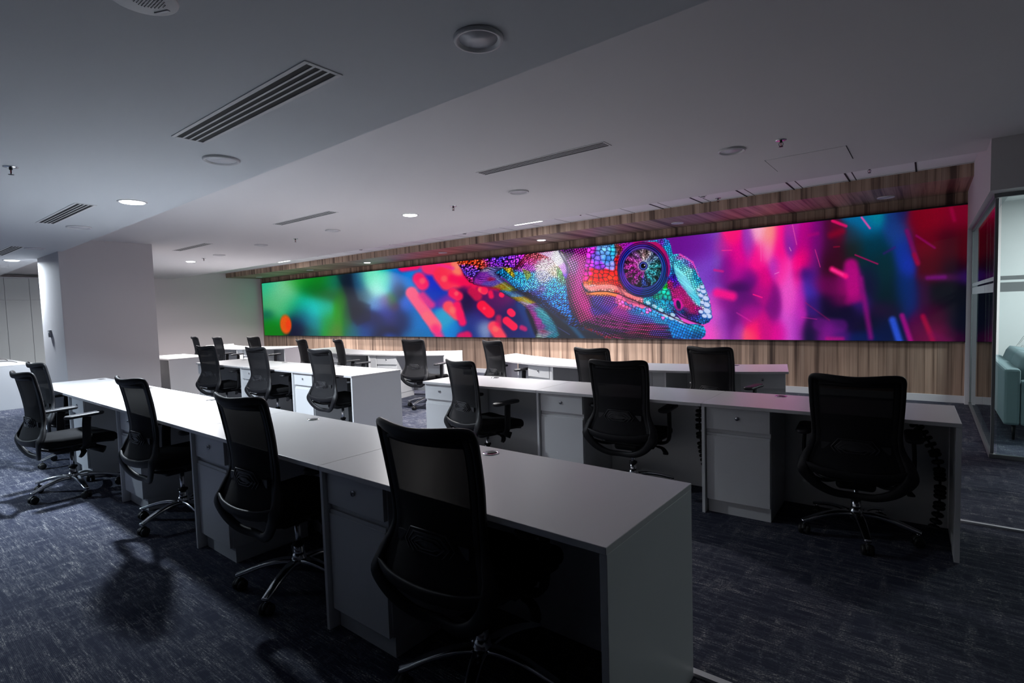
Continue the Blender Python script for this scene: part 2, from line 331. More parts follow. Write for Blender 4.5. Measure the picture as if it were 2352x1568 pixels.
def paint_screen(X, Y):
    """Colours of the picture the LED wall shows; X,Y are picture coordinates. Returns sRGB 0..1."""
    import numpy as np
    rs = np.random.RandomState(7)
    sh = X.shape
    def sm(t): t = np.clip(t, 0, 1); return t*t*(3-2*t)
    def rgb(c): return np.array(c, float)/255.
    def mix(I, a, c):
        c = c if isinstance(c, np.ndarray) and c.ndim == 3 else rgb(c)
        return I*(1-a[..., None]) + c*a[..., None]
    def hsh(a, b, s):
        v = np.sin(a*127.1+b*311.7+s*74.7)*43758.5453
        return v-np.floor(v)
    def noise(x, y, s=0):
        xi, yi = np.floor(x), np.floor(y); fx, fy = x-xi, y-yi
        fx = fx*fx*(3-2*fx); fy = fy*fy*(3-2*fy)
        return (hsh(xi, yi, s)*(1-fx)+hsh(xi+1, yi, s)*fx)*(1-fy)+(hsh(xi, yi+1, s)*(1-fx)+hsh(xi+1, yi+1, s)*fx)*fy
    def vor(u, v, s=0, jit=.8):
        ui, vi = np.floor(u), np.floor(v)
        F1 = np.full(u.shape, 9.); F2 = F1.copy(); ID = np.zeros(u.shape)
        for dx in (-1, 0, 1):
            for dy in (-1, 0, 1):
                a, b = ui+dx, vi+dy
                px = a+.5+jit*(hsh(a, b, s)-.5); py = b+.5+jit*(hsh(a, b, s+5)-.5)
                d = np.hypot(u-px, v-py); h = hsh(a, b, s+9)
                n = d < F1
                F2 = np.where(n, F1, np.minimum(F2, d)); ID = np.where(n, h, ID); F1 = np.where(n, d, F1)
        return F1, F2-F1, ID
    def splat(pts, k=1.6):
        num = np.zeros(sh+(3,)); den = np.zeros(sh)
        for p in pts:
            x, y, r, g, b, sx = p[:6]; sy = p[6] if len(p) > 6 else sx
            w = np.exp(-(((X-x)/sx)**2+((Y-y)/sy)**2)*k)+1e-9/(1+((X-x)**2+(Y-y)**2)*1e-3)
            num += w[..., None]*rgb((r, g, b)); den += w
        return num/den[..., None]
    def capsule(x0, y0, x1, y1, r, soft):
        dx, dy = x1-x0, y1-y0; t = np.clip(((X-x0)*dx+(Y-y0)*dy)/(dx*dx+dy*dy+1e-9), 0, 1)
        d = np.hypot(X-x0-t*dx, Y-y0-t*dy)
        return sm((r-d)/soft+.5)
    def ell(x, y, rx, ry, ang=0, soft=.3):
        c, s = np.cos(ang), np.sin(ang); u = ((X-x)*c+(Y-y)*s)/rx; v = (-(X-x)*s+(Y-y)*c)/ry
        return sm((1-np.hypot(u, v))/soft+.5)
    def sdf(P):
        P = np.array(P, float); d = np.full(sh, 1e9); ins = np.zeros(sh, bool)
        for i in range(len(P)):
            (x0, y0), (x1, y1) = P[i], P[(i+1) % len(P)]
            dx, dy = x1-x0, y1-y0; t = np.clip(((X-x0)*dx+(Y-y0)*dy)/(dx*dx+dy*dy+1e-9), 0, 1)
            d = np.minimum(d, np.hypot(X-x0-t*dx, Y-y0-t*dy))
            if y0 != y1: ins ^= ((Y >= min(y0, y1)) & (Y < max(y0, y1)) & (X < x0+(Y-y0)*(x1-x0)/(y1-y0)))
        return np.where(ins, d, -d)
    def poly(P, soft=1.5): return sm(sdf(P)/soft+.5)
    A = lambda L: [(1280+x/6.189, 540+y/6.189) for x, y in L]
    B = lambda L: [(1040+x/7.127, 560+y/7.127) for x, y in L]
    # ---- blurred jungle left of the animal
    I = splat([(607,655,45,185,150,26),(612,700,70,160,105,30),(652,668,160,212,172,26,24),(640,690,120,195,145,24),(690,645,40,150,50,26,18),(735,640,0,125,40,26),(715,665,0,100,45,24,14),
      (668,700,30,165,110,22),(722,710,30,200,205,22,17),(700,700,10,185,170,18),(745,705,0,170,140,16),(755,675,0,90,45,20,14),(760,650,0,130,90,16),(768,645,0,125,110,12,20),
      (612,722,0,70,80,12,9),(620,750,0,120,25,22,18),(690,725,0,60,100,18),(690,762,10,15,50,14,14),(672,745,0,25,60,12,16),(722,740,0,140,150,18,14),(710,765,0,100,100,14),
      (752,740,30,150,60,14,20),(770,760,90,130,50,13,18),(778,715,40,140,0,9,26),(785,690,30,110,30,8,18),(797,730,0,110,60,8,24),(810,762,0,110,110,12,14),
      (785,645,15,40,60,16,14),(800,660,20,40,55,14,20),(815,690,60,60,70,14,16),(812,715,25,28,50,14,16),(822,650,40,90,130,13,18),(835,680,80,120,140,14,14),
      (852,640,120,225,190,18,14),(868,660,170,235,225,18,20),(885,640,60,220,170,12,16),(850,735,5,30,85,24,14),(840,760,0,75,140,22,14),(870,765,5,25,60,14,14),(870,695,100,140,200,16,12),
      (890,710,50,60,150,14),(885,692,130,90,140,10,10),(898,690,50,110,40,8,12),(905,705,90,50,80,8,8),(905,735,50,50,120,16,16),(900,760,15,25,60,12),(895,772,0,90,180,10,6),
      (905,640,0,110,190,16,24),(930,640,20,130,210,18,14),(915,665,0,50,80,10,16),(925,740,0,30,70,16,22),(955,740,0,120,190,20,30),(935,700,70,110,210,12,14),(950,770,0,110,160,18,10),
      (1000,655,40,60,190,14,22),(1000,675,10,70,170,14,10),(1025,690,130,50,160,16,8),(1020,740,60,160,200,12,16),(1040,760,10,130,210,16,12),(1075,700,40,20,70,14,16),(1090,740,50,60,130,18,22),
      (1075,765,30,60,130,18,12),(1110,755,150,170,200,12,12),(1125,700,70,10,90,24,20),(1150,680,110,10,100,30,20),(1180,730,30,20,90,26,24),(1200,760,10,40,110,30,20),(1215,700,0,80,130,20),(1100,660,110,20,100,18,10),
      (1160,760,70,40,100,20,12),(1230,740,5,60,120,26),(1270,760,0,50,80,30,24)], .62)
    I = mix(I, ell(656, 745, 13, 22, -.08, .5), (215, 95, 30)); I = mix(I, ell(662, 746, 6, 13, 0, 1.)*.6, (230, 60, 20))
    I = mix(I, capsule(770, 628, 787, 668, 1, 14)*.0, (0, 0, 0))
    dark = poly([(771,628),(786,655),(797,682),(803,710),(808,730),(820,748),(850,735),(850,700),(822,690),(812,660),(806,628)], 10)
    I = mix(I, dark*.45, (14, 22, 45))
    # pink lamps out of focus
    for (x0, y0, x1, y1, r, s, c, a) in [
        (925,612,955,608,12,9,(255,25,100),.95),(985,612,1010,615,19,10,(255,60,110),.95),(1030,608,1045,640,22,12,(255,70,90),.95),(1045,600,1050,625,10,9,(255,150,110),.7),
        (1012,632,1026,650,17,9,(255,60,90),.95),(962,640,970,652,15,9,(255,45,110),.97),(1005,606,1040,616,4,6,(225,50,170),.6),(1040,640,1075,650,10,12,(240,10,90),.9),
        (945,672,1000,750,14,8,(255,105,140),.98),(980,725,1000,745,10,9,(255,120,130),.7),(970,678,990,700,9,10,(225,60,140),.9),(1000,755,1010,775,10,12,(250,60,130),.9),
        (1040,672,1052,680,11,7,(255,35,90),.97),(1030,704,1050,722,13,8,(255,85,100),.98),(1050,700,1062,740,9,8,(255,20,100),.9),(1085,668,1096,680,11,7,(205,0,80),.85),
        (1105,664,1112,668,8,5,(255,110,100),.97),(1128,680,1126,672,6,5,(235,20,90),.9),(1107,702,1124,718,12,5,(245,10,75),.97),(1134,750,1150,775,13,8,(255,80,100),.97),
        (1172,716,1176,720,8,3,(245,20,90),.98),(1163,736,1180,750,9,4,(250,15,85),.98),(1151,676,1153,678,5,3,(250,20,90),.95),(1060,775,1072,772,12,8,(220,20,100),.9),
        (1198,752,1206,755,6,6,(210,20,110),.85),(1145,730,1145,745,7,8,(220,10,90),.7),(1075,632,1090,655,7,9,(225,15,90),.9)]:
        I = mix(I, capsule(x0, y0, x1, y1, r, s*1.25)*a, c)
    for (x, y, r) in [(970,645,7),(1048,674,5),(1040,712,8),(1110,665,4),(1112,708,4),(1138,755,7),(1020,640,7),(1050,612,5)]:
        I = mix(I, ell(x, y, r, r, 0, 1.2)*.45, (255, 150, 120))
    I = I*(.96+.08*rs.rand(*sh))[..., None]
    # ---- blurred lights right of the animal
    R = splat([(1620,575,110,30,140,22,20),(1625,610,130,80,190,20,34),(1640,600,125,85,195,16,34),(1660,570,190,40,150,14,14),(1680,545,255,30,120,12,16),(1690,590,225,0,140,18,26),(1670,610,110,10,130,12,20),
      (1660,630,110,20,130,20,16),(1690,625,190,10,150,20,16),(1715,640,100,10,120,18,14),(1700,655,50,10,80,16,9),(1720,560,150,60,180,10,22),(1742,535,255,180,210,11,18),(1765,545,255,150,140,12,20),
      (1760,575,255,120,190,12,20),(1740,590,250,20,140,14,26),(1790,580,255,20,140,12,34),(1755,640,215,0,130,10,24),(1750,670,170,10,130,14,14),(1780,610,170,60,190,10,16),(1800,620,255,60,170,10,20),(1815,660,235,90,200,14,34),
      (1830,620,250,10,130,8,26),(1820,710,230,80,200,14,30),(1812,750,200,90,210,16,24),(1838,700,190,30,170,9,40),(1830,740,150,40,170,10,26),(1790,760,220,0,140,14,16),(1780,700,120,10,120,10,26),
      (1820,540,180,40,160,10,20),(1815,560,110,40,160,10,18),(1845,555,180,0,130,16,20),(1850,590,240,0,120,13,18),(1875,560,110,10,110,16,20),(1870,600,100,20,120,14,26),(1850,630,50,15,110,16,10),
      (1860,660,60,50,170,14,22),(1900,610,50,5,30,16,30),(1905,560,60,10,50,12,20),(1925,540,90,8,40,14,14),(1920,580,50,8,30,16,20),(1885,650,110,5,90,20,14),(1910,660,90,0,70,18,16),(1895,700,15,5,40,26,16),
      (1870,700,70,30,140,12,18),(1860,760,15,10,50,16,16),(1900,765,120,20,130,18,14),(1930,770,70,20,110,14,14),(1870,745,60,10,80,16,12),(1640,720,210,90,200,16,26),(1660,745,150,60,180,12,26),(1635,765,230,90,190,18,14),
      (1680,730,100,10,120,14,26),(1670,695,130,10,130,18,14),(1710,690,90,10,110,18,14),(1720,720,170,10,140,14,18),(1730,760,255,30,110,12,18),(1720,770,255,90,110,12,10),(1755,755,200,0,130,12,18),(1695,765,170,60,170,10,16),
      (1960,540,30,50,70,16,16),(1990,520,0,100,150,22,20),(2010,500,0,130,150,16,14),(1975,500,10,100,150,14),(1960,570,25,30,30,18,20),(2000,560,0,50,70,24,22),(2020,620,0,40,50,26,36),(2045,680,0,25,35,24,30),
      (2060,530,25,60,130,20,24),(2075,580,15,50,150,13,26),(2085,610,20,50,170,12,16),(2075,660,5,40,110,14,30),(2095,690,10,35,100,14,24),(2050,500,20,50,110,14,18),(2070,490,20,25,80,10,16),
      (2110,510,110,0,25,24,20),(2150,500,120,0,30,26,20),(2200,500,110,0,35,24,20),(2130,560,95,0,25,26,24),(2180,560,55,0,20,22,30),(2215,560,70,0,15,16,30),(2140,610,70,0,20,24,22),(2190,620,20,0,20,26,20),
      (2170,636,90,10,90,26,6),(2215,634,40,15,90,16,10),(2180,680,5,8,20,34,24),(2210,740,3,8,25,26,26),(2150,730,60,0,40,22,24),(2150,765,100,0,60,24,16),(2190,775,50,0,40,20,12),(2110,740,80,0,60,14,20),
      (2030,710,35,10,50,24,14),(1980,700,50,20,100,14,20),(1990,740,10,8,35,26,16),(2030,760,5,20,60,26,20),(1985,775,5,25,80,24,10),(1945,720,10,5,40,26,12),(1950,745,15,5,50,22,12),(2120,690,50,5,50,12,30),
      (1960,640,120,10,110,14,14),(1940,660,140,0,100,18,16),(2000,650,20,10,50,14,26),(1930,690,90,0,70,16,10)], .62)
    for (x0, y0, x1, y1, r, s, c, a) in [
        (1955,610,1962,675,17,10,(180,5,125),.95),(1977,640,2000,775,7,8,(150,10,125),.75),(1950,690,1975,685,10,10,(150,5,110),.7),(1911,618,1942,634,7,6,(255,25,130),.98),(1912,619,1935,630,3,5,(255,80,160),.7),
        (1648,672,1682,680,11,9,(255,20,140),.95),(1730,676,1750,683,1.6,1.5,(255,30,140),.9),(1658,575,1681,574.5,1.2,1.5,(255,60,150),.7),(1641,620,1660,623,3,3,(230,30,130),.7),
        (1820,516,1830,562,1,1.4,(255,110,180),.6),(1872,573,1884,613,1,1.2,(255,70,150),.6),(1813,568,1817,576,1,1,(255,150,210),.7),(1779,629,1789,625,1,1,(255,150,230),.6),
        (1912,507,1943,519,4,2.5,(235,20,110),.9),(1979,499,1998,524,2.6,1.6,(230,80,170),.95),(1964,585,2016,606,1.8,1.8,(150,15,85),.95),(2105,541,2147,569,3,3,(130,10,100),.8),
        (2083,530,2108,603,6,5,(120,10,90),.8),(2100,585,2108,605,6,6,(150,0,50),.8),(2030,582,2055,568,3,4,(70,20,110),.6),(2185,480,2192,505,5,6,(150,0,70),.7),(2130,638,2170,636,5,6,(120,15,130),.7),
        (2050,735,2066,785,9,7,(50,90,220),.9),(2072,725,2092,785,7,6,(170,10,130),.85),(2120,727,2142,780,7,6,(160,0,60),.85),(1908,540,1935,530,8,8,(150,0,40),.6),(1906,739,1936,741,17,6,(125,20,135),.0),
        (1882,745,1932,748,16,8,(110,20,130),.55),(1840,728,1876,733,1,2,(230,50,160),.5),(1850,695,1905,735,1.5,3,(180,20,90),.4),(1858,540,1878,536,4,5,(190,0,110),.5),(1692,718,1725,738,1.5,3,(230,60,170),.5),
        (1900,778,1935,778,5,6,(190,10,120),.7),(2140,770,2180,785,10,12,(110,0,80),.5),(1747,555,1748,600,.8,1.5,(255,150,200),.4),(1915,567,1928,566,2,2,(150,10,50),.6)]:
        R = mix(R, capsule(x0, y0, x1, y1, max(r*.85, r-1), s*1.7 if r > 2.5 else s)*a*(.92 if r > 2.5 else 1), c)
    R = R*(.95+.1*rs.rand(*sh))[..., None]
    I = mix(I, sm((X-1420)/40), R)
    # ---- dark under the body
    I = mix(I, poly([(1245,700),(1300,745),(1400,775),(1400,800),(1282,800),(1286,760)], 6), (3, 32, 52))
    I = mix(I, capsule(1310, 745, 1345, 785, 5, 9)*.8, (0, 90, 125)); I = mix(I, capsule(1262, 740, 1308, 768, .7, 1.2)*.5, (140, 120, 200))
    I = mix(I, capsule(1195, 700, 1228, 765, 9, 12)*.8, (8, 60, 120)); I = mix(I, capsule(1212, 712, 1232, 765, 5, 8)*.9, (4, 14, 40))
    # ---- back of the body: dotted rows
    back = poly([(1048,590),(1049,604),(1060,618),(1066,632),(1078,648),(1092,654),(1120,640),(1300,640),(1340,540),(1048,560)], 3)
    u = (X-1048)/5.+noise(X/14, Y/9)*1.2; v = (Y+.16*X)/4.2+noise(X/20, Y/14, 3)*1.6
    F, E, ID = vor(u, v, 1, .7)
    base = splat([(1065,602,200,60,20,22,6),(1100,603,190,60,30,22,6),(1060,612,40,20,90,14,5),(1075,615,120,50,170,14,6),(1105,612,170,50,30,10,4),(1085,628,90,60,190,18,7),(1070,640,140,20,90,12,7),(1130,600,110,40,190,16,9),
        (1150,593,90,70,220,18,6),(1175,598,150,50,220,18,8),(1160,610,110,40,190,16,6),(1200,600,120,40,160,16,8),(1215,588,190,40,170,14,5)], 1.2)
    dots = sm((.62-F)/.35)*(.35+.9*ID)
    I = mix(I, back, np.clip(base*(.12+1.35*dots)[..., None]+(.35*sm((.3-F)/.2)*ID)[..., None], 0, 1))
    # ---- shoulder and flank: rings of beads round the joint
    body = poly(B([(560,380),(1000,390),(1060,330),(1200,150),(1420,140),(1760,100),(1900,200),(2000,420),(1960,900),(2138,1300),(2138,1420),(1900,1330),(1820,1220),(1650,1130),(1300,910),(1050,760),(850,570)]), 2)
    cx, cy = 1243., 634.
    dx, dy = X-cx, (Y-cy)*1.05; rr = np.hypot(dx, dy); th = np.arctan2(dy, dx)
    step = 4.2; ring = rr/step+.25*noise(X/9, Y/9, 2)
    Fb, Eb, IDb = vor(ring, th*70/(2*np.pi)*np.where(rr > 26, 1., .5)+.5*np.floor(ring), 17, .35)
    bead = sm((.66-Fb)/.45)*(.6+.5*IDb)
    bc = splat([(1120,622,40,150,200,16,10),(1150,640,20,140,215,20,14),(1175,660,10,130,210,18,12),(1200,640,40,160,225,18,14),(1225,655,70,150,225,18,12),(1245,662,120,90,170,10,7),(1250,640,170,170,220,14,12),
        (1230,672,50,50,130,12,6),(1215,676,60,15,80,10,4),(1270,660,30,150,225,20,16),(1280,690,20,110,200,18,14),(1300,710,10,90,180,20,12),(1240,690,10,70,150,20,10),(1290,730,10,80,150,24,10),(1320,745,20,60,170,20,8),
        (1205,615,170,60,190,14,9),(1220,600,200,60,130,18,6),(1240,590,215,90,110,16,6),(1255,605,235,190,220,18,10),(1275,620,200,180,150,12,12),(1290,640,110,160,140,9,12),(1190,605,150,20,70,12,8)], 1.3)
    edge = sm(sdf(B([(560,380),(1000,390),(1060,330),(1200,150),(1420,140),(1760,100),(1900,200),(2000,420),(1960,900),(2138,1300),(1900,1330),(1820,1220),(1650,1130),(1300,910),(1050,760),(850,570)]))/26+.25)
    I = mix(I, body, np.clip(bc*((.10+1.25*bead)*(.40+.7*edge))[..., None]+(.14*bead**3)[..., None], 0, 1))
    for (q, c) in [([(800,385),(960,390),(1020,520),(990,560),(900,470)], (190,150,20)), ([(1130,400),(1260,450),(1290,520),(1210,600),(1160,480)], (130,140,60)), ([(1700,380),(1780,440),(1840,560),(1790,590),(1700,500)], (90,150,90))]:
        m = poly(B(q), 5); I = mix(I, m*.85, np.clip(rgb(c)*(.35+1.1*bead)[..., None], 0, 1))
    glow = np.exp(-(((X-1250)/24)**2+((Y-618)/17)**2)); I = I+(1-I)*(glow*.40)[..., None]
    # pale fold behind the neck
    fold = poly(B([(1400,150),(1740,105),(1850,230),(1900,400),(1880,600),(1830,560),(1760,400),(1600,230)]), 3)
    F, E, ID = vor((X+Y*.5)/3.6, (Y-X*.9)/4.6, 4, .6)
    I = mix(I, fold, np.clip(splat([(1250,580,225,180,235,16),(1285,590,230,225,250,14),(1300,615,190,140,235,12),(1305,640,110,70,220,10,12)], 1.2)*(.45+.75*sm(E/.35))[..., None], 0, 1))
    I = mix(I, capsule(1284, 577, 1302, 610, 1.5, 4)*.8, (15, 8, 45)); I = mix(I, capsule(1302, 610, 1304, 650, 1, 3)*.6, (30, 8, 60))
    # ---- foreleg
    legP = B([(320,620),(340,540),(400,460),(500,400),(620,372),(760,385),(820,400),(760,430),(700,470),(800,570),(960,680),(1140,800),(1330,930),(1500,1060),(1620,1200),(1720,1370),(1760,1500),(1700,1560),(1340,1560),(1370,1440),(1310,1240),(1240,1100),(1130,990),(980,900),(840,820),(720,750),(560,720),(420,690),(330,660)])
    leg = poly(legP, 1.6); t = (X-1085)*.55+(Y-612)*.84
    lc = splat([(1095,635,120,40,170,14,9),(1090,645,190,60,200,12,6),(1115,635,150,60,200,12,8),(1125,640,170,30,80,7,4),(1110,618,190,170,225,10,5),(1135,628,120,120,210,12,7),(1130,652,110,90,210,14,5),(1150,658,170,140,30,14,5),(1172,664,150,160,40,10,4),
        (1160,672,70,140,215,14,4),(1185,676,110,160,225,12,5),(1190,686,205,160,20,14,3.5),(1215,692,200,170,30,10,3.5),(1200,697,220,190,230,12,4),(1225,705,150,80,170,12,6),(1235,710,70,160,190,10,7),(1222,720,190,50,170,9,8),(1245,722,60,170,200,10,8),
        (1232,738,190,50,180,8,8),(1258,735,50,150,190,9,9),(1240,750,150,60,160,12,5),(1262,752,40,140,180,10,8),(1250,765,150,150,190,14,7),(1270,775,20,130,160,10,8),(1235,775,170,200,200,9,7),(1248,762,170,40,90,8,4)], 1.3)
    # rings follow the limb
    ang2 = np.where(Y > 700, (Y+.15*X+.0055*(X-1245)**2)/3.7, (Y-.12*X+noise(X/24, Y/12, 5)*5)/2.9)
    st = .5+.5*np.cos(2*np.pi*ang2); dots2 = .65+.35*np.cos(X*1.9+np.floor(ang2)*2.4)
    le = sm(sdf(legP)/9+.15)
    I = mix(I, leg, np.clip(lc*(.25+1.05*st*dots2)[..., None]*(.42+.75*le)[..., None]+(.14*st*dots2*ID)[..., None], 0, 1))
    I = mix(I, capsule(1140, 640, 1262, 730, .6, 1.6)*.55, (150, 230, 235)); I = mix(I, capsule(1100, 614, 1155, 613, .6, 1.6)*.5, (220, 190, 240))
    for (x, y, r, s) in [(1112,667,8,5),(1151,677,5,3)]: I = mix(I, ell(x, y, r, r, 0, .8)*.95, (255, 50, 95))
    I = mix(I, capsule(1085, 655, 1145, 665, 3, 9)*.6, (225, 10, 90))
    # ---- throat and lower jaw
    thrP = A([(70,205),(440,175),(420,330),(360,560),(350,700),(400,800),(620,800),(860,835),(1100,925),(1400,1080),(1800,1260),(1990,1262),(2080,1290),(2112,1370),(2100,1420),(2040,1475),(700,1475),(600,1400),(480,1350),(330,1270),(200,1080),(150,900),(120,640),(180,480),(120,330)])
    thr = poly(thrP, 2)
    tc = splat([(1310,580,90,15,110,8,8),(1335,575,190,10,170,12,9),(1325,590,240,60,210,9,8),(1340,600,250,70,190,9,14),(1318,615,190,110,215,9,14),(1315,650,200,20,150,10,22),(1335,640,250,40,180,10,22),(1320,690,190,10,130,14,18),(1340,690,240,20,150,12,22),
        (1330,720,170,15,110,16,12),(1352,668,235,120,120,14,6),(1380,674,255,120,70,20,4),(1410,676,240,80,70,14,4),(1372,690,80,50,200,14,8),(1400,692,130,40,190,14,9),(1380,710,70,30,190,18,8),(1425,690,240,110,160,14,6),(1440,705,240,100,150,12,6),
        (1455,690,250,130,150,10,5),(1480,700,250,110,150,10,5),(1425,715,210,40,160,16,8),(1450,712,70,110,200,9,7),(1480,715,60,150,220,14,8),(1410,730,150,20,140,24,8),(1470,732,110,60,190,16,7),(1510,720,70,160,225,16,8),(1540,738,50,150,220,16,7),
        (1380,738,120,10,110,24,5),(1430,750,160,20,130,24,5),(1480,750,170,20,110,22,4),(1520,750,150,30,130,14,4),(1400,760,80,15,110,24,4),(1450,768,130,10,80,24,4),(1520,768,70,30,140,16,5),(1560,755,20,120,190,16,8),(1590,765,10,100,170,14,8),
        (1605,755,30,150,200,12,8),(1350,745,60,10,70,14,5),(1550,770,50,60,150,12,5),(1500,775,150,5,70,18,3)], 1.25)
    # beads run in lines that sweep from the neck to the chin
    flow = np.where(X < 1372, (X-1300)*.95-(Y-660)*.22, 0)+np.where(X >= 1372, 72*.95-(Y-660)*.22, 0)
    s1 = ((X-1285)*.9-(Y-600)*.38+3*noise(X/30, Y/30, 61))/4.9; s2 = (Y-.30*X+.0012*(X-1420)**2+5*noise(X/40, Y/20, 62))/4.4
    w = sm((X-1345-(Y-640)*.10)/26)
    ln = np.where(w > .5, s2, s1)
    st = .5+.5*np.cos(2*np.pi*ln); al = np.where(w > .5, X/4.7, Y/4.6)+.25*noise(X/7, Y/7, 63)
    bd = st*(.55+.45*np.cos(2*np.pi*(al+np.floor(ln+.5)*.5)))
    F, E, ID = vor((X+.2*Y)/8.2, (Y-.40*X)/7.4, 11, .6)
    big = sm(1-np.abs((Y-(700+(X-1450)*.33))/24))*sm((X-1395)/30)
    big = np.maximum(big, sm((X-1535)/20))
    tex = (.24+1.08*bd)*(1-big)+(.24+.95*sm(E/.28)*(.65+.55*ID))*big
    tcol = tc*(1-.35*big[..., None]*(ID[..., None]-.5))
    pink = (big*sm((ID-.8)/.05)*sm((1560-X)/30)); tcol = mix(tcol, pink*.8, (245, 90, 180)); blu = big*sm((.25-ID)/.1); tcol = mix(tcol, blu*.6, (20, 110, 210))
    I = mix(I, thr, np.clip(tcol*tex[..., None]+(.22*bd*(1-big)+.12*big*sm((.25-F)/.2))[..., None], 0, 1))
    for k in range(5):
        yy = 738+k*8.2
        m = thr*sm(1-np.abs(Y-(yy+(X-1400)*.10-((X-1440)/95.)**2*(7-k)))/1.6)*sm((X-1345)/30)*sm((1570-X)/40)
        I = mix(I, m*.8, (10, 2, 22))
    # ragged red fringe beneath the throat
    fr = capsule(1345, 752, 1400, 778, 3.5, 3)*(noise(X/3, Y/3, 6) > .35); I = mix(I, fr*.8, (120, 10, 40))
    # ---- head
    hdP = A([(430,180),(650,145),(900,115),(1200,90),(1430,66),(1530,45),(1590,80),(1612,150),(1640,268),(1740,268),(1830,300),(1920,380),(1985,480),(2030,600),(2080,700),(2130,820),(2165,930),(2190,1050),(2197,1160),(2160,1235),(2080,1270),(1960,1235),(1850,1180),(1700,1085),(1560,1000),(1640,1060),(1800,1245),(1400,1075),(1100,920),(860,832),(620,797),(440,800),(380,740),(350,640),(360,520),(400,380)])
    hd = poly(hdP, 1.8)
    hc = splat([(1355,575,215,60,210,9,8),(1370,590,120,100,220,10,9),(1375,610,140,60,200,9,8),(1385,580,110,160,225,12,9),(1395,595,80,140,220,10,8),(1405,608,130,130,215,9,6),(1410,580,60,170,210,8,8),(1352,600,190,60,190,7,9),(1350,625,190,20,150,7,6),
        (1345,640,210,40,130,6,6),(1365,622,215,20,40,10,4),(1385,628,225,15,20,12,6),(1375,637,230,25,10,16,5),(1400,638,235,60,10,9,5),(1417,600,190,20,30,4,16),(1417,630,200,20,20,4,12),(1420,575,120,60,60,6,8),(1352,648,240,120,30,8,4),
        (1375,650,240,40,10,14,3),(1410,650,230,20,10,10,4),(1360,658,240,170,180,8,4),(1385,660,255,150,150,16,4),(1410,660,250,170,150,10,4),(1425,662,250,60,70,8,5),(1432,672,250,110,130,8,5),(1450,682,255,90,110,8,4),(1465,690,240,130,150,8,3),
        (1420,655,240,10,40,6,5),(1440,560,190,40,190,10,8),(1460,557,200,10,130,9,6),(1485,566,60,190,210,12,8),(1500,556,30,160,200,12,6),(1518,556,130,50,190,7,5),(1532,556,60,130,220,8,7),(1535,575,40,160,215,8,9),(1545,590,70,180,220,9,9),
        (1525,585,20,140,190,9,9),(1560,592,180,100,200,9,4),(1575,600,110,120,210,9,7),(1590,608,150,80,190,8,6),(1560,605,90,190,225,14,9),(1575,630,130,225,240,12,14),(1590,650,110,220,240,10,12),(1600,640,40,150,200,8,14),(1608,665,150,210,235,7,10),
        (1538,625,40,130,200,7,8),(1545,640,60,20,180,6,7),(1552,655,90,25,170,6,7),(1540,652,170,10,110,6,8),(1550,672,190,10,130,9,10),(1565,668,170,30,130,7,9),(1560,690,200,10,160,8,9),(1580,690,190,40,120,8,9),(1590,705,180,30,110,8,8),(1600,715,150,20,130,9,7),
        (1528,655,0,170,30,4,5),(1518,672,20,170,150,8,5),(1535,676,20,170,150,6,9),(1510,684,10,150,120,7,4),(1525,690,10,150,180,9,5),(1500,690,20,130,180,10,5),(1545,700,30,150,200,9,5),(1490,690,60,180,210,8,3),(1520,700,50,170,210,10,4),
        (1590,680,130,210,230,9,9),(1600,690,160,220,240,8,8),(1618,690,190,200,235,7,12),(1625,715,190,200,235,7,9),(1615,730,30,110,180,9,7),(1600,728,60,60,160,9,5),(1625,735,20,90,160,7,6),(1570,712,20,80,150,10,4),(1585,722,60,20,110,10,4)], 1.25)
    F, E, ID = vor((X+.1*Y)/11.5, (Y-.12*X)/10.5, 21, .6); F2, E2, ID2 = vor((X-.3*Y)/5.4, (Y+.2*X)/4.6, 31, .7)
    wbig = np.maximum(poly(A([(430,180),(860,140),(860,640),(380,660),(380,420)]), 6), poly(A([(1400,780),(1560,740),(1640,900),(1620,1000),(1480,950)]), 6))
    texh = wbig*(.22+.85*sm(E/.22)+.28*sm((.42-F)/.4))+(1-wbig)*(.30+.85*sm(E2/.4)*(.62+.55*ID2))
    hcol = hc*(1+.3*(wbig*(ID-.5))[..., None])
    I = mix(I, hd, np.clip(hcol*texh[..., None]+(.10*sm((.3-F2)/.2)*(1-wbig))[..., None], 0, 1))
    # crest, brow and smooth snout strip
    I = mix(I, poly(A([(1640,400),(1720,470),(1840,600),(1960,800),(2040,940),(2020,1010),(1960,940),(1850,830),(1760,720),(1680,560)]), 5)*.85, np.clip(splat([(1560,620,130,225,240,14),(1580,650,120,210,240,12),(1600,690,90,200,230,12)])*(.75+.4*noise((X*.8-Y)/2.2, (X+Y)/30, 12))[..., None], 0, 1))
    I = mix(I, poly(A([(1710,700),(1840,820),(1950,960),(1960,1120),(1850,1120),(1740,1010),(1680,900),(1660,780)]), 5)*.55, (165, 20, 110))
    for (x, y, r) in [(2010,780,26),(2075,800,40),(2040,860,34),(2110,900,44),(2060,960,30),(2125,990,44),(2130,1080,50),(2150,1150,44),(2040,1090,34),(2060,740,30),(2090,1150,36)]:
        px, py = A([(x, y)])[0]; r /= 6.189; I = mix(I, ell(px+1, py+1, r*1.2, r, .4, .35)*.7, (20, 80, 160)); I = mix(I, ell(px, py-.6, r*1.05, r*.72, .4, .5)*.95, (205, 215, 245))
    ridge = capsule(*A([(1740,272)])[0], *A([(1925,385)])[0], 2.2, 2.5)+capsule(*A([(1925,385)])[0], *A([(2015,590)])[0], 1.5, 2); I = mix(I, np.clip(ridge, 0, 1)*.75, (240, 90, 190))
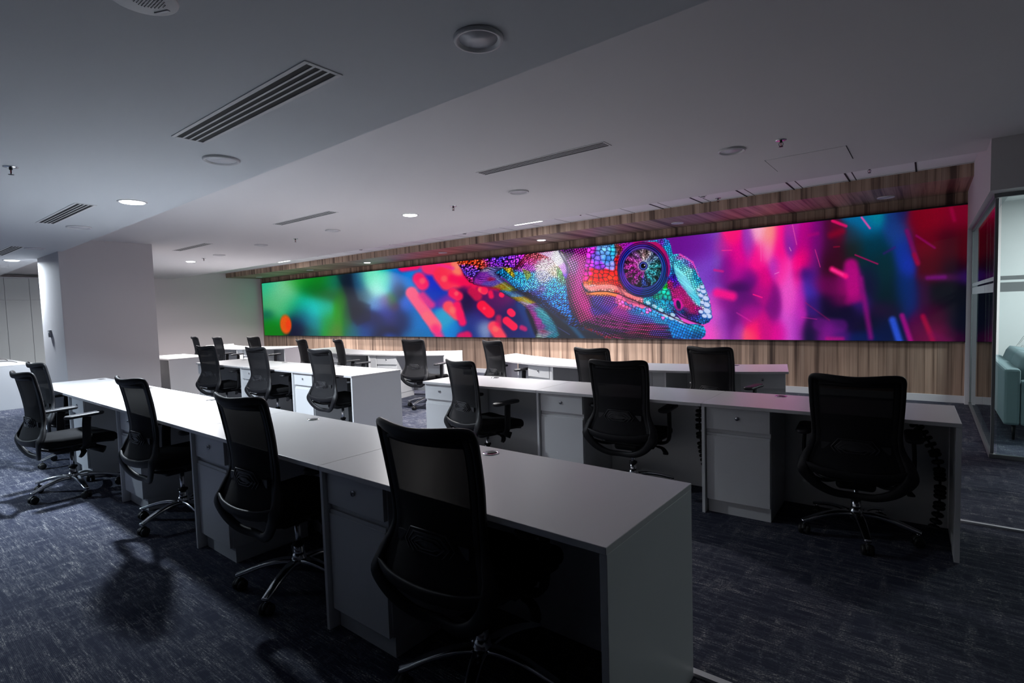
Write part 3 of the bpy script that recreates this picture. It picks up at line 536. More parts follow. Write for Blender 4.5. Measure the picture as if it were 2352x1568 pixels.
    # nostril
    nx, ny = A([(1722, 985)])[0]; I = mix(I, ell(nx-1, ny, 10, 15, -.35, .3)*.9, (215, 15, 165)); I = mix(I, ell(nx, ny, 5, 10, -.25, .35), (35, 25, 70))
    # lips and mouth line
    def line(L, r, s, c, a):
        m = np.zeros(sh)
        for (p, q) in zip(L[:-1], L[1:]): m = np.maximum(m, capsule(*p, *q, r, s))
        return mix(I, m*a, c)
    mouth = A([(440,815),(560,800),(700,797),(860,830),(1000,890),(1200,970),(1400,1060),(1600,1150),(1800,1240),(1950,1300),(2080,1350)])
    I = line(A([(400,710),(470,760),(600,735),(760,730),(860,760),(1000,840),(1150,900)]), 4.5, 3, (255, 150, 150), .75)
    I = line(A([(430,828),(560,822),(700,822),(840,850)]), 3.2, 2.5, (255, 150, 90), .85)
    for k, (x, y) in enumerate([(880,870),(960,905),(1030,945),(1110,975),(1200,1010)]): I = mix(I, ell(*A([(x, y)])[0], 6.5, 5, .4, .4)*.9, (250, 115, 160))
    for k, (x, y) in enumerate([(1290,960),(1380,1010),(1470,1060),(1540,1140),(1620,1180),(1700,1190),(1760,1230),(1640,1130),(1820,1285)]): I = mix(I, ell(*A([(x, y)])[0], 6.2, 3.8, .5, .5)*.85, (195, 225, 240))
    I = line(mouth, 1.0, 1.4, (12, 4, 22), .95)
    I = line(A([(1640,1060),(1760,1150),(1900,1215),(2040,1262)]), 1.6, 2.5, (8, 10, 40), .85)
    # rows of square plates on the chin
    ch = poly(A([(1560,1220),(1800,1262),(1990,1280),(2100,1340),(2100,1430),(2040,1470),(1640,1470)]), 5)
    uu = (X*.93+Y*.37)/6.0; vv = (Y*.93-X*.37)/6.0
    gr = sm((np.abs(uu-np.round(uu-.5)-.5)*-1+.47)/.12)*sm((np.abs(vv-np.round(vv-.5)-.5)*-1+.47)/.12)
    I = mix(I, ch*.8, np.clip(splat([(1560,755,30,130,210,20),(1600,750,60,180,220,14),(1600,770,15,90,150,14)])*(.25+.95*gr*(.7+.5*hsh(np.floor(uu), np.floor(vv), 3)))[..., None], 0, 1))
    # the artwork's own modelling
    for (q, r_, s_, a_) in [([(1303,640),(1308,690),(1325,735)], 5, 12, .55), ([(1180,668),(1215,680),(1250,694),(1290,728)], 5, 12, .6), ([(1348,668),(1362,700),(1400,722)], 4, 12, .35), ([(1345,745),(1440,772),(1560,782)], 5, 10, .55),
        ([(1505,668),(1540,700),(1590,725)], 3, 9, .35), ([(1418,655),(1440,690),(1500,705)], 2, 8, .45), ([(1296,585),(1306,625)], 3, 8, .5), ([(1545,600),(1548,640)], 2, 6, .4)]: I = line(q, r_, s_, (8, 4, 40), a_)
    for (x, y, rx, ry, an, c, a_) in [(1330,640,9,45,.1,(255,60,200),.30),(1345,705,10,34,-.5,(255,50,190),.30),(1420,718,40,10,.3,(150,60,240),.22),(1578,652,8,28,-.5,(170,245,255),.35),(1385,652,26,5,0,(255,200,190),.3),(1180,648,30,9,.3,(90,200,255),.25),(1500,735,50,8,.35,(60,170,250),.25)]:
        I = mix(I, ell(x, y, rx, ry, an, 1.2)*a_, c)
    # ---- eye turret
    ex, ey = A([(1212, 478)])[0]
    def er(x, y, rx, ry): return np.hypot((X-x)/rx, (Y-y)/ry)
    I = mix(I, sm((1.13-er(ex+3, ey-3, 56, 62))/.1)*sm((Y-(ey-64))/3)*hd*.9, splat([(1440,565,150,40,190,14),(1470,558,190,10,120,14),(1505,575,190,20,100,12,14),(1530,610,170,10,110,8,16),(1430,640,60,30,150,12),(1470,675,10,60,130,20),(1520,655,10,90,160,14)]))
    r = er(ex, ey+2, 56, 61); th = np.arctan2(Y-ey, X-ex)
    ringc = splat([(1425,600,30,50,170,10,20),(1430,640,90,30,190,10,14),(1455,670,60,40,170,14,9),(1490,675,10,70,150,14,9),(1525,640,10,80,160,9,16),(1528,600,20,80,170,8,18),(1500,568,60,50,140,14,8),(1470,564,90,60,170,14,6)])
    tx = .45+.55*np.cos(r*56*2*np.pi/4.3); bx = .7+.3*np.cos(th*120)
    I = mix(I, sm((1.0-r)/.04), np.clip(ringc*(.35+1.0*tx*bx)[..., None], 0, 1))
    r2 = er(ex, ey-1, 45.5, 46.5)
    I = mix(I, sm((1.04-r2)/.03)*sm((r2-.97)/.03)*.4, (190, 140, 230))
    disc = splat([(1445,600,220,60,180,12),(1440,625,170,20,150,14),(1455,645,150,30,140,10),(1470,575,215,170,200,12,8),(1485,580,235,190,190,9,8),(1455,585,160,90,190,9),(1505,585,130,160,220,12),(1512,610,60,170,180,10,14),(1505,640,40,150,170,10),(1480,655,30,60,150,10,8),(1465,655,70,60,90,8)], 1.2)
    pcx, pcy = A([(1222, 436)])[0]
    rp = np.hypot(X-pcx, Y-pcy); tp = np.arctan2(Y-pcy, X-pcx)
    ray = .5+.5*np.cos(tp*12+.6*np.sin(rp/5)); sp = noise(tp*22, rp/2.1, 41)
    tx = (.35+.7*ray*sm(rp/34)+.5*(1-sm(rp/28)))*(.35+1.2*sp**1.3)
    I = mix(I, sm((.97-r2)/.04), np.clip(disc*tx[..., None]+(.5*sp**4)[..., None], 0, 1)*(1-.35*sm((r2-.55)/.45))[..., None])
    halo = sm((17-rp)/7); I = mix(I, halo*.75*(.4+.6*sp), (205, 225, 230))
    I = mix(I, sm((11.2-rp)/2), (15, 25, 75)); I = mix(I, sm((1.6-np.abs(rp-7.2))/1.4)*.9, (110, 120, 215)); I = mix(I, sm((6.2-rp)/1.2), (2, 2, 8))
    I = mix(I, ell(pcx+2.8, pcy-1.2, 1.3, 1.2, 0, .8), (225, 230, 245))
    # dark crease round the jaw back of the eye, and red scales edge
    I = line(A([(870,640),(890,720),(960,800),(1100,850),(1250,870),(1400,850)]), .8, 2.5, (8, 20, 70), .6)
    I = line(A([(905,170),(870,250),(835,370),(820,480)]), .8, 2, (60, 5, 30), .7)
    I = line(A([(1600,150),(1640,268)]), .6, 1.6, (20, 40, 90), .5)
    I = mix(I, sm((1.06-r)/.03)*sm((r-.985)/.02)*.7, (8, 14, 60))
    inside = sm((X-1040)/30)*sm((1650-X)/20)
    C = np.clip((I-.5)*1.14+.49, 0, 1); I = I*(1-inside[..., None])+C*inside[..., None]
    left = sm((1060-X)/60); C = np.clip((I-.5)*1.12+.48, 0, 1); I = I*(1-left[..., None])+C*left[..., None]
    g = I.mean(-1, keepdims=True); I = g+(I-g)*1.08
    return np.clip(I, 0, 1)

# ------------------------------------------------------------------ LED wall
def build_screen():
    x0, x1, z0, z1, y = -17.958, .402, .829, 2.603, WALL_Y-.075
    t = thing('led_screen', 'very wide glowing LED screen showing a rainbow coloured chameleon on the wood wall', 'screen', ((x0+x1)/2, WALL_Y-.04, z0))
    cx = (x0+x1)/2
    fr = MB().box(x0-cx-.012, x1-cx+.004, -.03, .04, -.010, z1-z0+.022)
    fr.build('screen_frame', MT['frame_black'], t)
    # columns of the grid sit closer together where the picture has more detail
    W = np.array([x0, x1]); fx = np.array([FX.x, FX.y]);
    def P(x, z):
        d = np.stack([x, np.full_like(x, y), z-CAMH], -1)
        r = d @ np.array(RX); u = d @ np.array(UX); f = d @ np.array(FX)
        return 1176+FPX*r/f, 784-FPX*u/f
    xs = np.linspace(x0, x1, 6000); px, _ = P(xs, np.full_like(xs, 1.6)); NX, NZ = 1500, 250
    gx = np.interp(np.linspace(px[0], px[-1], NX), px, xs); gz = np.linspace(z0, z1, NZ)
    GXX, GZZ = np.meshgrid(gx, gz); U, V = P(GXX.ravel(), GZZ.ravel())
    I = paint_screen(U.reshape(GXX.shape), V.reshape(GXX.shape)).reshape(-1, 3)
    lin = np.where(I <= .04045, I/12.92, ((I+.055)/1.055)**2.4)
    co = np.stack([GXX.ravel()-cx, np.full(GXX.size, -.031), GZZ.ravel()-z0], -1)
    i = np.arange(NZ-1)[:, None]*NX+np.arange(NX-1)[None, :]; F = np.stack([i, i+1, i+NX+1, i+NX], -1).reshape(-1, 4)
    me = bpy.data.meshes.new('display_panel'); me.vertices.add(len(co)); me.vertices.foreach_set('co', co.ravel().astype(np.float32))
    me.loops.add(F.size); me.loops.foreach_set('vertex_index', F.ravel().astype(np.int32))
    me.polygons.add(len(F)); me.polygons.foreach_set('loop_start', np.arange(0, F.size, 4, dtype=np.int32)); me.update()
    ca = me.color_attributes.new('picture', 'FLOAT_COLOR', 'POINT')
    ca.data.foreach_set('color', np.concatenate([lin, np.ones((len(lin), 1))], 1).astype(np.float32).ravel())
    m, N, L, B = mat('led_picture'); at = N.new('ShaderNodeAttribute'); at.attribute_name = 'picture'
    B.inputs['Base Color'].default_value = (.01, .01, .01, 1); B.inputs['Roughness'].default_value = .6; B.inputs['Specular IOR Level'].default_value = .1
    L.new(at.outputs['Color'], B.inputs['Emission Color']); B.inputs['Emission Strength'].default_value = SCREEN_STRENGTH
    me.materials.append(m)
    o = bpy.data.objects.new('display_panel', me); COL.objects.link(o); o.parent = t
build_screen()

# ------------------------------------------------------------------ ceiling fittings
def ring_mb(r, lip=.018, h=.008, rec=.03):
    return MB().lathe([(r, 0), (r, -h*.4), (r-.004, -h), (r-lip, -h), (r-lip-.010, -.002)], 48, None, True, False)
def make_downlight(on, r, rec):
    t = thing('downlight', '', 'light')
    lp = .014
    ring_mb(r, lp, .008 if on else .014, rec).build('trim_ring', MT['grille'], t)
    k = MB(); k.lathe([(r-lp-.008, -.001), (r-lp-.010, -.010), ((r-lp)*.7, -.014), (.01, -.016)] if on else [(r-lp-.006, -.001), (r-lp-.006, -.003)], 48); k.build('lamp_lens', MT['lamp_on'] if on else MT['lens_off'], t)
    return t
protoD = {}
def downlight(x, y, z, on, label, group, r=.10, rec=.02):
    k = (on, r, rec)
    if k not in protoD: protoD[k] = t = make_downlight(on, r, rec)
    else: t = copy_tree(protoD[k])
    t.location = (x, y, z-(.001)); t['label'] = label; t['group'] = group
    return t
ZL, ZU = Z_LOW, Z_UP
def lit(x, y, z, key, label, group, col=NEUT, r=.10, spread=None):
    t = downlight(x, y, z, True, label, group, r)
    d = lamp('lamp_light', (0, 0, -.020), LAMP_POWER[key], 2*r-.05, col, None, spread or SPREAD, t)
    return t
k = (ZL-CAMH)/1.21; ku = 1.
gf = 'round ceiling lights over the front row'; gu = 'round ceiling lights over the middle aisle'; gs = 'small round lights in the timber soffit'
lit(-6.30*k, 1.93*k, ZL, 'front', 'glowing round ceiling light over the front desk row, beside the short vent', gf, COOL, .115)
lit(-13.25*k, 2.10*k, ZL, 'far', 'glowing round ceiling light left of the grey projecting wall', gf, COOL, .115, math.radians(172))
lit(-8.6, -1.3, ZL, 'fill', 'added fill light out of sight left of the picture, over the open carpet', gf, (.68, .84, 1.0), .115)  # unseen lamp, added for cool light on pedestal fronts and carpet
for i, (x, y, l) in enumerate([(-1.58, 1.84, 'large unlit round ceiling light nearest the camera, right of the long vent'), (-4.22, 1.89, 'unlit round ceiling light under the left end of the long front vent'),
    (-8.36, 1.97, 'unlit round ceiling light just below the short slatted vent on the left'), (-11.06, 2.03, 'unlit round ceiling light above the corner of the projecting wall'), (-14.8, 2.16, 'unlit round ceiling light cut by the left picture edge')]):
    downlight(x*k, y*k, ZL, False, l, gf, .115 if i else .10, .02)
lit(-5.32, 4.72, ZU, 'mid', 'glowing round ceiling light in the middle of the pale ceiling', gu, NEUT, .11, math.radians(172))
lit(-12.66, 4.89, ZU, 'left', 'glowing round ceiling light near the far grey wall on the left', gu, NEUT, .11, math.radians(172))
for x, y, l in [(-1.31, 4.74, 'unlit round ceiling light beside the faint access hatch'), (-3.51, 4.68, 'unlit round ceiling light behind the middle vent'), (-7.06, 4.72, 'faint unlit round ceiling light behind the second vent'),
    (-9.21, 4.71, 'faint unlit round ceiling light right of the lit lamp and sprinkler at far left'), (-11.11, 4.82, 'faint unlit round ceiling light closest to the lit lamp at far left')]:
    downlight(x, y, ZU, False, l, gu, .11, .02)
soff = [(-.45, 8.75, 0, 'unlit small soffit light near the right end of the timber soffit'), (-3.25, 8.66, 0, 'unlit small soffit light above the screen, over its pink part'), (-5.95, 8.62, 1, 'glowing small soffit light above the chameleon shoulder'),
    (-8.65, 8.6, 0, 'unlit small soffit light between the two glowing soffit lights'), (-11.44, 8.62, 1, 'glowing small soffit light above the green and blue part of the screen'), (-14.12, 8.62, 0, 'unlit small soffit light above the green part of the screen'), (-17.3, 8.72, 0, 'unlit small soffit light at the far left end of the timber soffit')]
for x, y, on, l in soff:
    if on:
        lit(x, y, Z_SOF, 'soffit', l, gs, NEUT, .10)
    else: downlight(x, y, Z_SOF, False, l, gs, .10, .004)

def vent(cx, cy, z, L, W, rz, label, n=4, group='long slatted ceiling vents'):
    t = thing('air_vent', label, 'vent', (cx, cy, z), rz, group)
    f = MB(); b = .022 if W > .16 else .015
    for a in ((-L/2, L/2, -W/2, -W/2+b), (-L/2, L/2, W/2-b, W/2), (-L/2, -L/2+b, -W/2+b, W/2-b), (L/2-b, L/2, -W/2+b, W/2-b)): f.box(*a, -.0045, .0)
    f.build('frame', MT['grille'], t, .002)
    MB().box(-L/2+b, L/2-b, -W/2+b, W/2-b, -.0015, .001).build('dark_opening', MT['slot'], t)
    iw = W-2*b; s = iw/n
    for i in range(1, n):
        y = -W/2+b+s*i; MB().box(-L/2+b, L/2-b, y-s*.15, y+s*.15, -.0032, -.001).build('blade', MT['grille'], t)
    return t
vent(-3.12*k, 1.55*k, ZL, 1.43, .19, .005, 'longest near ceiling vent with four dark slots, over the front row')
vent(-7.5*k, 1.645*k, ZL, 1.42, .165, .012, 'short slatted ceiling vent left of the lit front lamp')
vent(-11.7*k, 1.80*k, ZL, 1.42, .165, .012, 'slatted ceiling vent cut by the left picture edge')
vent(-2.65, 3.83, ZU, 1.32, .14, .01, 'thin slatted vent in the middle ceiling, nearest the screen centre')
vent(-6.44, 3.885, ZU, 1.32, .14, .01, 'thin slatted vent in the pale ceiling left of the middle lit lamp')
vent(-10.22, 3.98, ZU, 1.32, .14, .01, 'small far slatted vent beside the grey wall edge')

def make_sprinkler():
    t = thing('sprinkler', '', 'sprinkler')
    MB().lathe([(.042, 0), (.040, -.004), (.012, -.006)], 24).build('cover_plate', MT['chrome'], t)
    b = MB().lathe([(.010, -.004), (.010, -.02), (.006, -.022)], 12)
    for s in (-1, 1): b.sweep(crom([(s*.008, 0, -.018), (s*.015, 0, -.028), (s*.013, 0, -.042), (0, 0, -.052)], 4), .002, .002, seg=6)
    b.build('frame_arms', MT['darkmetal'], t)
    MB().cyl((0, 0, -.022), (0, 0, -.048), .0025, seg=8).build('bulb', MT['red'], t)
    MB().lathe([(.016, -.052), (.016, -.054)], 16).build('deflector', MT['darkmetal'], t)
    return t
sp0 = None
for x, y, z, l in [(-5.51*k, .91*k, ZL, 'sprinkler head with red bulb at the upper left of the front ceiling'), (-.93, 4.73, ZU, 'sprinkler head left of the access hatch on the right'), (-4.54, 4.72, ZU, 'sprinkler head right of the middle lit ceiling lamp'),
    (-8.18, 4.76, ZU, 'sprinkler head in the pale ceiling below the second thin vent'), (-11.9, 4.85, ZU, 'sprinkler head right beside the far left lit lamp'), (-2.36, 7.86, Z_TILE, 'sprinkler head in the tile strip next to the smoke detector'),
    (-.54, 7.44, Z_TILE, 'sprinkler head in the rightmost tiles of the tile strip'), (-4.29, 7.31, Z_TILE, 'sprinkler head in the tile strip right of the lit rectangular panel'), (-8.9, 7.3, Z_TILE, 'sprinkler head in the tile strip between two grey grilles'), (-11.6, 7.3, Z_TILE, 'sprinkler head in the tile strip right of the farther lit panel')]:
    if sp0 is None: sp0 = s = make_sprinkler()
    else: s = copy_tree(sp0)
    s.location = (x, y, z); s['label'] = l; s['group'] = 'ceiling sprinklers'
sd0 = None
for x, l in [(-2.44, 'white smoke detector in the tile strip near its right half'), (-6.9, 'white smoke detector in the tile strip left of the near lit panel'), (-10.1, 'white smoke detector in the tile strip above the screen left part')]:
    if sd0 is None:
        sd0 = s = thing('smoke_detector', '', 'smoke detector')
        MB().lathe([(.055, 0), (.055, -.01), (.046, -.018), (.030, -.03), (.028, -.042), (.01, -.046)], 28).build('housing', MT['grille'], s)
        MB().lathe([(.0305, -.031), (.0290, -.038)], 28, None, True, False).build('sensor_slot', MT['slot'], s)
    else: s = copy_tree(sd0)
    s.location = (x, 7.45, Z_TILE); s['label'] = l; s['group'] = 'smoke detectors in the tile strip'
# speaker / detector plate cut by the top of the picture
t = thing('ceiling_speaker', 'round perforated white ceiling unit cut by the top edge, with a light strip', 'speaker', (-2.32*k, .79*k, ZL))
MB().lathe([(.105, 0), (.103, -.006), (.095, -.010), (.02, -.012)], 48).build('cover', MT['grille'], t)
h = MB()
for i in range(-6, 7):
    for j in range(-6, 7):
        if math.hypot(i, j) < 6.3: h.lathe([(.0022, -.0123), (.0022, -.0130)], 6, Matrix.Translation((.018+i*.0085, .006+j*.0085, 0)), False)
h.build('perforation', MT['slot'], t)
MB().box(-.030, .030, .066, .078, -.0135, -.009, Matrix.Rotation(.4, 4, 'Z')).build('light_strip', MT['lens_off'], t, .002)
MB().lathe([(.006, -.012), (.005, -.014)], 12, Matrix.Translation((.075, .035, 0))).build('sensor_hole', MT['slot'], t)
# access hatch
t = thing('access_hatch', 'faint flush rectangular access hatch in the ceiling near the right end', 'hatch', (-.86, 5.55, ZU))
MB().box(-.31, .31, -.26, .26, -.004, 0).build('panel', MT['ceiling'], t)
f = MB(); 
for a in ((-.315, -.311, -.265, .265), (.311, .315, -.265, .265)): f.box(*a, -.003, 0)
f.build('seam', MT['slot'], t)
# rectangular light panels in the tile strip
for x, y, l, key in [(-5.46, 7.41, 'glowing rectangular light panel in the tile strip above the screen centre', 'panel'), (-13.62, 7.45, 'farther glowing rectangular light panel in the tile strip at left', 'panel')]:
    t = thing('panel_light', l, 'light', (x, y, Z_TILE), 0, 'lit rectangular panels in the tile strip')
    f = MB()
    for a in ((-.3, .3, -.15, -.14), (-.3, .3, .14, .15), (-.3, -.29, -.14, .14), (.29, .3, -.14, .14)): f.box(*a, -.006, .0)
    f.build('frame', MT['grille'], t); MB().box(-.29, .29, -.14, .14, -.004, -.001).build('diffuser', MT['lamp_on'], t)
    lamp('panel_lamp', (0, 0, -.012), LAMP_POWER[key], .56, NEUT, .27, SPREAD, t)
# grey perforated return grilles among the tiles
for x0, x1, l in [(-2.02, -1.45, 'grey return air grille right of the smoke detector near the right end'), (-1.42, -.85, 'rightmost grey return air grille in the tile strip'), (-4.95, -4.4, 'grey return air grille touching the near lit panel'),
    (-7.65, -7.08, 'grey return air grille above the pink part of the left screen'), (-8.75, -8.15, 'grey return air grille left of a pair above the screen'), (-10.9, -10.3, 'grey return air grille near the left smoke detector'), (-14.6, -14.0, 'small far grey return air grille left of the farther lit panel'), (-16.2, -15.6, 'farthest grey return air grille near the left wall')]:
    t = thing('return_grille', l, 'vent', ((x0+x1)/2, 7.28, Z_TILE), 0, 'grey return grilles in the tile strip')
    MB().box((x0-x1)/2, (x1-x0)/2, -.14, .10, -.004, 0).build('perforated_face', MT['grey_grille'], t)
    MB().box((x0-x1)/2, (x1-x0)/2, .10, .115, -.006, 0).build('frame_edge', MT['slot'], t)
# carrier bars between the wide tiles at the right end
f = MB()
for x in (-.12, -.79, -1.42, -2.02, -2.64, -3.24): f.box(x-.008, x+.008, GYP_Y, SOF_Y, Z_TILE-.006, Z_TILE)
struct('trim_8', f, MT['slot'])

# ------------------------------------------------------------------ desks
DT, HT = .022, .75
def make_pedestal():
    """origin: front left corner on the floor, extends +X and +Y"""
    t = thing('desk_pedestal', '', 'drawer unit'); W, D = .40, .485
    c = MB().box(0, W, .022, D, .09, HT-DT-.001)
    c.build('carcass', MT['white'], t, .001)
    MB().box(.004, W-.004, .035, D, 0, .09).build('plinth', MT['white'], t)
    d = MB().box(.003, W-.003, .002, .021, .580, .723).build('drawer_front', MT['white'], t, .0015)
    lk = MB().cyl((W/2, .0015, .662), (W/2, -.006, .662), .0125, seg=24).build('lock', MT['chrome'], d)
    MB().box(W/2-.0012, W/2+.0012, -.0068, -.0055, .657, .667).build('keyhole', MT['slot'], d)
    MB().box(.003, W-.003, .004, .021, .095, .535).box(.003, W-.003, .010, .016, .535, .551).build('door', MT['white'], t, .0015)
    return t
ped0 = None
def pedestal(x, y, rz, label, group='white desk pedestals'):
    global ped0
    if ped0 is None: ped0 = t = make_pedestal()
    else: t = copy_tree(ped0)
    t.location = (x, y, 0); t.rotation_euler = (0, 0, rz); t['label'] = label; t['group'] = group
    return t
def grommet(parent, x, y):
    g = MB().lathe([(.040, 0), (.039, .003), (.030, .0035), (.028, .001)], 28, Matrix.Translation((x, y, HT))).build('cable_grommet', MT['chrome'], parent)
    MB().lathe([(.024, .0012), (.024, .0030)], 20, Matrix.Translation((x+.008, y+.004, HT))).build('grommet_hole', MT['slot'], g)
def straight_desk(x1, y1, yaw, xs, depth, labels, group, gxs, left_panel=False, peds=None, pedlabels=None):
    """xs: leg positions measured to the left of the right end; one workstation between each pair"""
    for i in range(len(xs)-1):
        a, b = xs[i], xs[i+1]
        t = thing('workstation_desk', labels[i], 'desk', (x1, y1, 0), yaw, group)
        MB().box(-b+.0012, -a-.0012, 0, depth, HT-DT, HT).build('desktop', MT['desk'], t, .0018)
        if i == 0: MB().box(-a-.025, -a-.001, .004, depth-.002, 0, HT-DT-.0005).build('side_panel', MT['white'], t, .001)
        if i < len(xs)-2 or left_panel: MB().box(-b+.0012, -b+.021, .004, depth-.002, 0, HT-DT-.0005).build('side_panel', MT['white'], t, .001)
        MB().box(-b+.022, -a-.026, depth-.075, depth-.057, .0005, HT-DT-.0005).build('modesty_panel', MT['white'], t)
        if gxs[i] is not None: grommet(t, -b+gxs[i], depth-.085)
        off = .024 if (i < len(xs)-2 or left_panel) else .003
        ox = x1+(-b+off)*math.cos(yaw)-.022*math.sin(yaw); oy = y1+(-b+off)*math.sin(yaw)+.022*math.cos(yaw)
        pedestal(ox, oy, yaw, pedlabels[i])
w1 = 1.4346
straight_desk(-.689, 1.2725, -.0095, [0, w1, 2*w1, 3*w1, 4*w1, 5*w1], .657,
    ['nearest white front row desk with the grey end panel facing the camera', 'second white desk of the front row from the camera', 'middle white desk of the front row, lit brightest', 'fourth white desk of the front row, behind the turned chair', 'farthest white desk of the front row, near the projecting wall'],
    'white front row desks', [.52, .44, .34, .31, .18], True,
    pedlabels=['nearest white drawer pedestal, left of the largest chair', 'white drawer pedestal left of the second front chair', 'white drawer pedestal behind the turned chair with visible armrests', 'white drawer pedestal left of the turned chair, partly hidden', 'farthest front row pedestal, almost hidden behind chairs'])
straight_desk(.1525, 3.5963, .0211, [0, 1.347, 2.694, 4.03], .595,
    ['right end white desk of the second row, by the glass room', 'middle white desk of the second row', 'left end white desk of the second row with an overhanging corner'],
    'white second row desks', [.40, .35, .50], False,
    pedlabels=['second row pedestal with a silver lock, left of the dark right chair', 'second row pedestal between the two middle chairs', 'second row pedestal at the open left end, beside the carpet aisle'])
straight_desk(-4.96, 3.46, .0, [0, 1.25, 2.60, 4.05], .69,
    ['left block white desk with the bright broad end panel', 'middle white desk of the left block behind the front row', 'farthest white desk of the left block, near the grey wall'],
    'white left block desks', [.12, .10, .30], False,
    pedlabels=['left block pedestal beside the rightmost of its three chairs', 'left block pedestal between its second and third chair', 'left block pedestal at the open left end'])
straight_desk(-10.42, 3.57, .0, [0, 1.35], .72, ['white desk end behind the grey wall edge, teal cable beneath'], 'white desk behind the grey wall', [.1], True, pedlabels=['pedestal of the desk behind the grey wall'])
straight_desk(-12.22, 1.32, .0, [0, 1.4, 2.8], .80, ['white desk end panel at the far left picture edge', 'next white desk beyond the far left end panel'], 'white desks at the far left', [None, .3], True, pedlabels=['far left pedestal hidden behind the end panel', 'second far left pedestal'])

def curved_desk(xc, y0, half, tilt, R, depth, label, legs, peds, ends, gx, skew=0):
    """continuous bowed worktop; legs, peds are x positions"""
    F = lambda x: y0+(R-math.sqrt(R*R-(x-xc)**2))+tilt*(x-xc)/half
    T = lambda x: math.atan2((x-xc)/math.sqrt(R*R-(x-xc)**2)+tilt/half, 1)
    t = thing('curved_desk', label, 'desk', (xc, y0, 0), 0, 'bowed white desks along the screen wall')
    xs = [xc-half+2*half*i/28 for i in range(29)]; K = lambda x: x-xc+skew*((x-xc+half)/(2*half))**2
    top = MB().prism([(x-xc, F(x)-y0) for x in xs]+[(K(x), F(x)-y0+depth) for x in xs[::-1]], HT-DT, HT)
    top.build('desktop', MT['desk'], t, .0018)
    md = MB().prism([(K(x)*.992, F(x)-y0+depth-.075) for x in xs[1:-1]]+[(K(x)*.992, F(x)-y0+depth-.057) for x in xs[1:-1][::-1]], .06, HT-DT-.0005); md.build('modesty_panel', MT['white'], t)
    for e, on in zip((xc-half, xc+half), ends):
        if on:
            s = -1 if e > xc else 1; a, b = sorted((e-xc+s*.001, e-xc+s*.026))
            kk = K(e)-(e-xc); MB().prism([(a, F(e)-y0+.004), (b, F(e)-y0+.004), (b+kk, F(e)-y0+depth-.002), (a+kk, F(e)-y0+depth-.002)], 0, HT-DT-.0005).build('side_panel', MT['white'], t, .001)
    for x, fl in legs:
        MB().box(x-xc-.010, x-xc+.010, F(x)-y0+.006, F(x)-y0+depth-.08, 0, HT-DT-.0005).build('side_panel', MT['white'], t, .001)
        if fl:
            a, b = sorted((x, x+fl)); P = [(a-xc, F(a)-y0+.03), (b-xc, F(b)-y0+.03), (b-xc, F(b)-y0+.048), (a-xc, F(a)-y0+.048)]
            MB().prism(P, 0, HT-DT-.0005).build('filler_panel', MT['white'], t)
    for g in gx: grommet(t, g-xc, F(g)-y0+depth-.09)
    for x, l, *ya in peds:
        a = ya[0] if ya else T(x+.2); pedestal(x, F(x+.4)-.4*math.sin(a)+.03, a, l)
    return F
FC = curved_desk(-3.035, 5.19, 2.0, -.12, 4.1, .69, 'bowed white desk on the right, against the wood wall under the chameleon', [(-3.52, -.06), (-2.12, -.14)],
    [(-3.98, 'bowed right desk pedestal just right of its left chair'), (-2.66, 'bowed right desk pedestal behind the middle dark chair'), (-1.455, 'bowed right desk pedestal at the right end with a silver lock', .22)], (True, False), [-4.2, -1.62], -.14)
FE = curved_desk(-8.08, 5.50, 1.97, 0, 4.0, .70, 'bowed white desk in the middle, below the blurred left part of the screen', [(-7.46, .14), (-8.72, .14)],
    [(-7.31, 'middle bowed desk pedestal left of the chair at its right end'), (-8.56, 'middle bowed desk pedestal behind the chair with raised armrest'), (-10.03, 'middle bowed desk pedestal at its left end')], (False, True), [-9.5, -7.0], -.26)
FF = curved_desk(-12.95, 5.50, 1.95, 0, 4.0, .70, 'bowed white desk at far left with a broad bright end panel', [(-12.25, .16), (-13.82, .14)],
    [(-12.08, 'far left bowed desk pedestal under its middle'), (-13.68, 'far left bowed desk pedestal behind small chairs'), (-14.85, 'far left bowed desk pedestal at its left end')], (False, True), [-13.2, -11.8], -.36)

